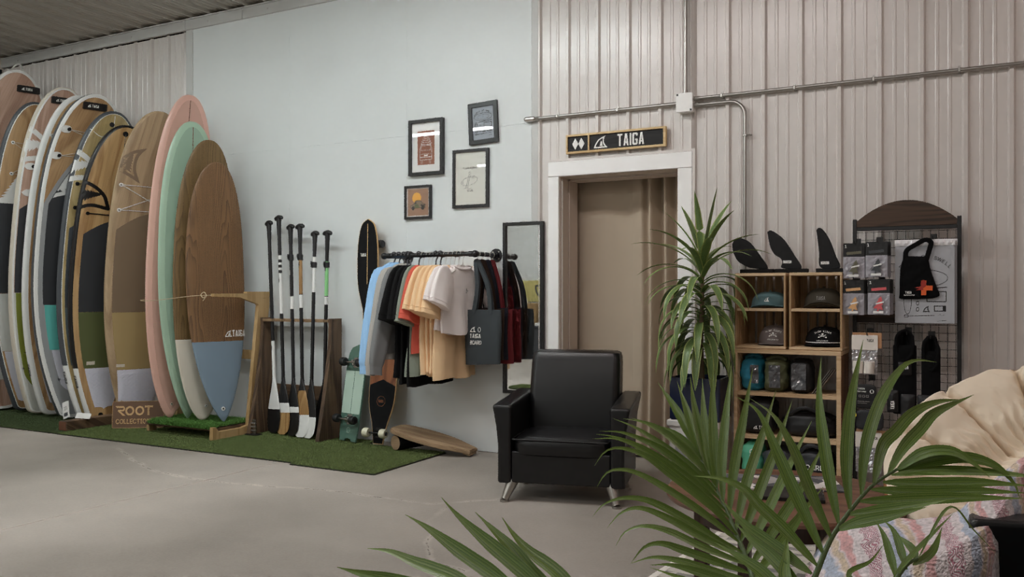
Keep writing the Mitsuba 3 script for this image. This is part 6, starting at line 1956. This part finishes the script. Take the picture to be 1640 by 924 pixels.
# ---------------------------------------------------------------- palm in the foreground
FRONDS = [
    ([(-233,1260,694),(-223,1316,735),(-211,1368,775),(-197,1418,816),(-174,1468,853),(-146,1514,886),(-113,1551,908)],
     [(19,[(-205,1395,797),(-248,1412,879),(-282,1425,946),(-312,1434,1004),(-349,1432,1028)]),
      (19,[(-211,1376,783),(-259,1384,827),(-303,1388,863),(-325,1391,884),(-360,1389,898),(-406,1385,899)]),
      (19,[(-197,1418,816),(-231,1435,880),(-260,1451,942),(-292,1460,994),(-331,1460,1022)]),
      (19,[(-189,1441,834),(-209,1469,917),(-227,1504,1017),(-229,1533,1090)]),
      (19,[(-175,1466,851),(-184,1493,924),(-182,1534,1017),(-168,1583,1119)]),
      (19,[(-161,1492,871),(-158,1524,942),(-140,1566,1016),(-112,1607,1068),(-89,1631,1083),(-58,1661,1079)]),
      (19,[(-145,1513,885),(-135,1551,944),(-117,1577,966),(-92,1612,995),(-58,1651,1011),(-15,1697,1013)]),
      (19,[(-125,1539,901),(-106,1576,938),(-80,1616,969),(-58,1649,994),(-1,1718,1020)]),
      (19,[(-217,1363,774),(-287,1380,810),(-324,1387,830),(-364,1398,862)]),
      (19,[(-222,1337,752),(-276,1364,791),(-311,1376,811),(-339,1387,830)]),
      (19,[(-226,1307,729),(-277,1330,770),(-313,1339,788),(-361,1348,806)]),
      (19,[(-228,1294,719),(-252,1341,770),(-255,1366,795),(-258,1391,822)]),
      (19,[(-113,1550,907),(-75,1551,937),(-36,1555,944),(-8,1556,932),(22,1555,907)]),
      (19,[(-111,1550,906),(-65,1560,924),(-15,1570,933),(26,1578,924),(54,1580,898),(63,1576,873)]),
      (19,[(-120,1540,900),(-57,1556,909),(13,1574,911),(73,1588,908),(111,1596,899)]),
      (19,[(-132,1525,890),(-57,1542,892),(13,1557,898),(81,1571,897)]),
      (19,[(-148,1507,880),(-74,1525,880),(-4,1541,887),(73,1558,888)]),
      (19,[(-164,1483,864),(-91,1502,871),(-22,1519,878),(69,1541,883)]),
      (19,[(-177,1460,847),(-123,1464,858),(-82,1466,870),(-34,1468,885)]),
      (19,[(-190,1433,826),(-162,1433,841),(-120,1433,856),(-63,1433,878)])]),
    ([(-155,1222,707),(-125,1274,757),(-101,1311,793),(-85,1335,815),(-71,1347,823)],
     [(11,[(-96,1318,799),(-113,1346,845),(-128,1358,868)]),
      (11,[(-84,1331,810),(-101,1360,851),(-119,1370,867)]),
      (11,[(-72,1344,819),(-79,1363,831),(-100,1386,843)]),
      (11,[(-77,1339,815),(-54,1378,827),(-42,1414,855)]),
      (7,[(-118,1285,768),(-156,1291,802),(-131,1321,817),(-115,1344,838)]),
      (7,[(-104,1307,789),(-86,1334,819),(-26,1406,881)]),
      (4,[(-71,1346,822),(-33,1393,890),(-1,1424,853),(34,1459,807)])]),
    ([(-314,1443,642),(-346,1552,682),(-373,1610,710),(-407,1664,742),(-427,1696,763),(-454,1731,789),(-485,1772,821),(-510,1801,846),(-527,1817,862)],
     [(15,[(-390,1638,726),(-444,1622,770),(-509,1601,815),(-568,1582,848),(-603,1569,857),(-630,1560,849),(-650,1555,817)]),
      (15,[(-396,1651,733),(-444,1638,788),(-514,1616,844),(-566,1599,883),(-612,1583,896),(-639,1573,887),(-658,1568,859)]),
      (15,[(-420,1686,756),(-508,1660,829),(-580,1638,883),(-630,1621,906),(-677,1604,905)]),
      (15,[(-433,1702,768),(-507,1682,831),(-587,1658,884),(-642,1640,906),(-680,1627,911)]),
      (15,[(-449,1724,783),(-500,1711,830),(-566,1693,881),(-634,1672,910),(-684,1655,913)]),
      (15,[(-459,1739,794),(-501,1729,834),(-558,1715,878),(-618,1699,917),(-666,1684,937)]),
      (15,[(-474,1758,809),(-512,1752,851),(-562,1742,896),(-612,1729,925),(-656,1717,933)]),
      (15,[(-490,1778,826),(-541,1771,871),(-593,1762,912),(-649,1749,931)]),
      (15,[(-508,1797,843),(-534,1800,870),(-573,1801,898),(-610,1799,911)]),
      (15,[(-378,1618,714),(-424,1603,737),(-484,1584,774),(-543,1565,803),(-587,1549,808),(-624,1536,795),(-646,1530,770)]),
      (15,[(-372,1606,708),(-448,1582,743),(-508,1564,775),(-556,1549,792),(-590,1537,782),(-617,1531,751)]),
      (15,[(-365,1592,701),(-444,1569,729),(-501,1552,754),(-545,1538,762),(-579,1528,749),(-597,1525,721)]),
      (15,[(-357,1575,692),(-466,1546,724),(-509,1533,736),(-540,1525,727),(-564,1520,696)]),
      (15,[(-348,1556,684),(-408,1541,695),(-466,1525,710),(-517,1511,715),(-558,1500,701)]),
      (15,[(-342,1538,676),(-416,1522,694),(-480,1508,707),(-520,1499,704)]),
      (15,[(-335,1516,667),(-418,1498,681),(-465,1488,694),(-513,1477,707)]),
      (19,[(-523,1814,859),(-579,1856,932),(-637,1889,995)]),
      (19,[(-507,1796,842),(-556,1851,934),(-591,1887,999)]),
      (19,[(-488,1774,823),(-535,1836,942),(-557,1873,1016)]),
      (19,[(-467,1748,802),(-505,1807,921),(-524,1854,1013)]),
      (19,[(-462,1742,797),(-474,1768,853),(-490,1812,948),(-501,1858,1048)]),
      (19,[(-443,1717,778),(-454,1754,857),(-457,1800,952),(-458,1846,1045)]),
      (19,[(-425,1693,761),(-426,1737,847),(-418,1791,950),(-411,1837,1042)]),
      (19,[(-405,1663,741),(-396,1715,825),(-376,1776,920),(-361,1824,998)]),
      (19,[(-390,1638,726),(-371,1692,804),(-347,1752,892),(-326,1809,981)]),
      (19,[(-374,1613,711),(-345,1675,787),(-319,1731,859),(-286,1796,944)]),
      (19,[(-361,1586,698),(-325,1653,766),(-286,1721,839),(-258,1778,910)]),
      (19,[(-350,1559,685),(-315,1632,738),(-282,1699,790),(-257,1744,825)])]),
    ([(-421,1363,478),(-468,1258,649),(-516,1176,720),(-567,1114,750),(-634,1067,758),(-690,1037,753)],
     [(22,[(-615,1088,753),(-692,1098,772),(-764,1103,782),(-813,1106,791),(-857,1106,790)]),
      (22,[(-671,1058,752),(-745,1070,759),(-826,1078,759),(-866,1081,759),(-900,1083,760)]),
      (22,[(-571,1112,750),(-627,1121,776),(-700,1128,804),(-762,1133,830),(-804,1135,844)]),
      (22,[(-531,1133,743),(-585,1143,776),(-659,1152,814),(-718,1158,847),(-753,1162,872)]),
      (22,[(-516,1142,738),(-583,1159,772),(-628,1172,803),(-660,1179,822),(-705,1188,848)]),
      (22,[(-492,1155,727),(-550,1179,771),(-610,1191,798),(-643,1200,819),(-667,1208,840)])]),
]
mat('palm_stem', (66, 86, 44), 0.5)
mat('pot_black', (38, 38, 40), 0.5)
pt = thing('plant_pot', 'round dark plant pot below the palm', 'plant pot')
PP = np.array([-.345, 1.46])
at_ = lambda m: (m.apply_translation((PP[0], PP[1], 0)), m)[1]
part(pt, 'pot', at_(lathe([(.0, .0), (.115, .0), (.15, .26), (.16, .27), (.16, .285), (.145, .285), (.14, .25), (.0, .25)], 40)), 'pot_black', 30)
part(pt, 'soil', at_(lathe([(.0, .245), (.139, .245), (.139, .255), (.0, .262)], 30)), 'soil', 30)
pm = thing('palm', 'large green palm with long narrow leaflets in the foreground', 'plant')
rnd = np.random.default_rng(5)
CAMP = np.array([0, 0, EYE])
for fi, (rach, lfs) in enumerate(FRONDS):
    r = np.array(rach) / 1000.0
    foot = np.array([PP[0] + .03 * math.cos(fi * 2.1), PP[1] + .03 * math.sin(fi * 2.1), .24])
    line = curve(np.vstack([foot, (foot + r[0]) / 2 + np.array([0, 0, .06]), r]), 8)
    fk = part(pm, 'frond', tube(line, np.linspace(.0065, .0022, len(line)), 8), 'palm_stem', 50)
    for w, pts in lfs:
        pts = np.array(pts) / 1000.0
        d = pts[-1] - pts[0]
        ref = unit(CAMP - pts.mean(0)) + rnd.normal(0, .22, 3) + np.array([0, 0, .35])
        m, uv = leaf(pts, w / 1000.0 * 1.08, ref, .16, 26, ((0, .18), (.08, .55), (.3, 1), (.55, .9), (.75, .5), (.9, .18), (1, .02)), rnd.uniform(-.25, .25))
        part(fk, 'leaflet', m, 'palm_leaf', True, uv=uv)

# ---------------------------------------------------------------- the far side of the shop, seen in the mirror
mat('banner_yellow', (196, 186, 120), 0.6)
mat('carton', (150, 122, 84), 0.8)
bnn = thing('banner', 'pale yellow banner with a dark curved mark, seen in the mirror', 'banner')
part(bnn, 'sheet', box(-8.9, -6.3, FRONT + .01, FRONT + .03, 1.0, 1.45), 'banner_yellow')
part(bnn, 'mark', place(ext(stroke(curve([(0, 0), (.2, .16), (.45, .26), (.40, .06), (.15, .02)], 6), .035), .006), (-7.75, FRONT + .03, 1.08), (-1, 0, 0), (0, 0, 1)), 'b_darkgrey')
cb = thing('work_counter', 'long dark grey counter across the shop, seen in the mirror', 'counter')
part(cb, 'body', box(-9.0, -6.2, -4.6, -3.9, 0, .50, .01), 'b_darkgrey')
part(cb, 'top', box(-9.05, -6.15, -4.65, -3.85, .50, .54, .005), 'bag_grey')
for k, (x, w, h) in enumerate(((-8.6, .5, .40), (-7.95, .45, .44), (-7.3, .5, .36), (-6.7, .4, .42))):
    single('carton', box(x - w / 2, x + w / 2, -4.58, -4.2, .5405, .54 + h, .006), 'carton' if k % 2 else 'b_olive', ['brown carton', 'olive carton'][k % 2 == 0] + ' on the dark counter seen in the mirror, ' + ['first', 'second', 'third', 'last'][k] + ' from the left wall', 'carton', 'cartons on the counter')
single('paper_stack', box(-7.6, -7.2, -4.15, -3.9, .5405, .60, .003), 'print_white', 'stack of white papers on the dark counter, seen in the mirror', 'papers')
tp_ = thing('turf_disc', 'small round turf disc on the floor, seen in the mirror', 'turf disc')
part(tp_, 'backing', lathe([(0, .0005), (.22, .0005), (.22, .02), (0, .02)], 30).apply_translation((-4.95, 1.6, 0)), 'turf_base')
q = part(tp_, 'pile', blades(-5.1, -4.8, 1.45, 1.75, .018, 1500, .02, 21, .004), 'turf_green')
labels[q] = {'label': 'short turf pile', 'kind': 'stuff'}
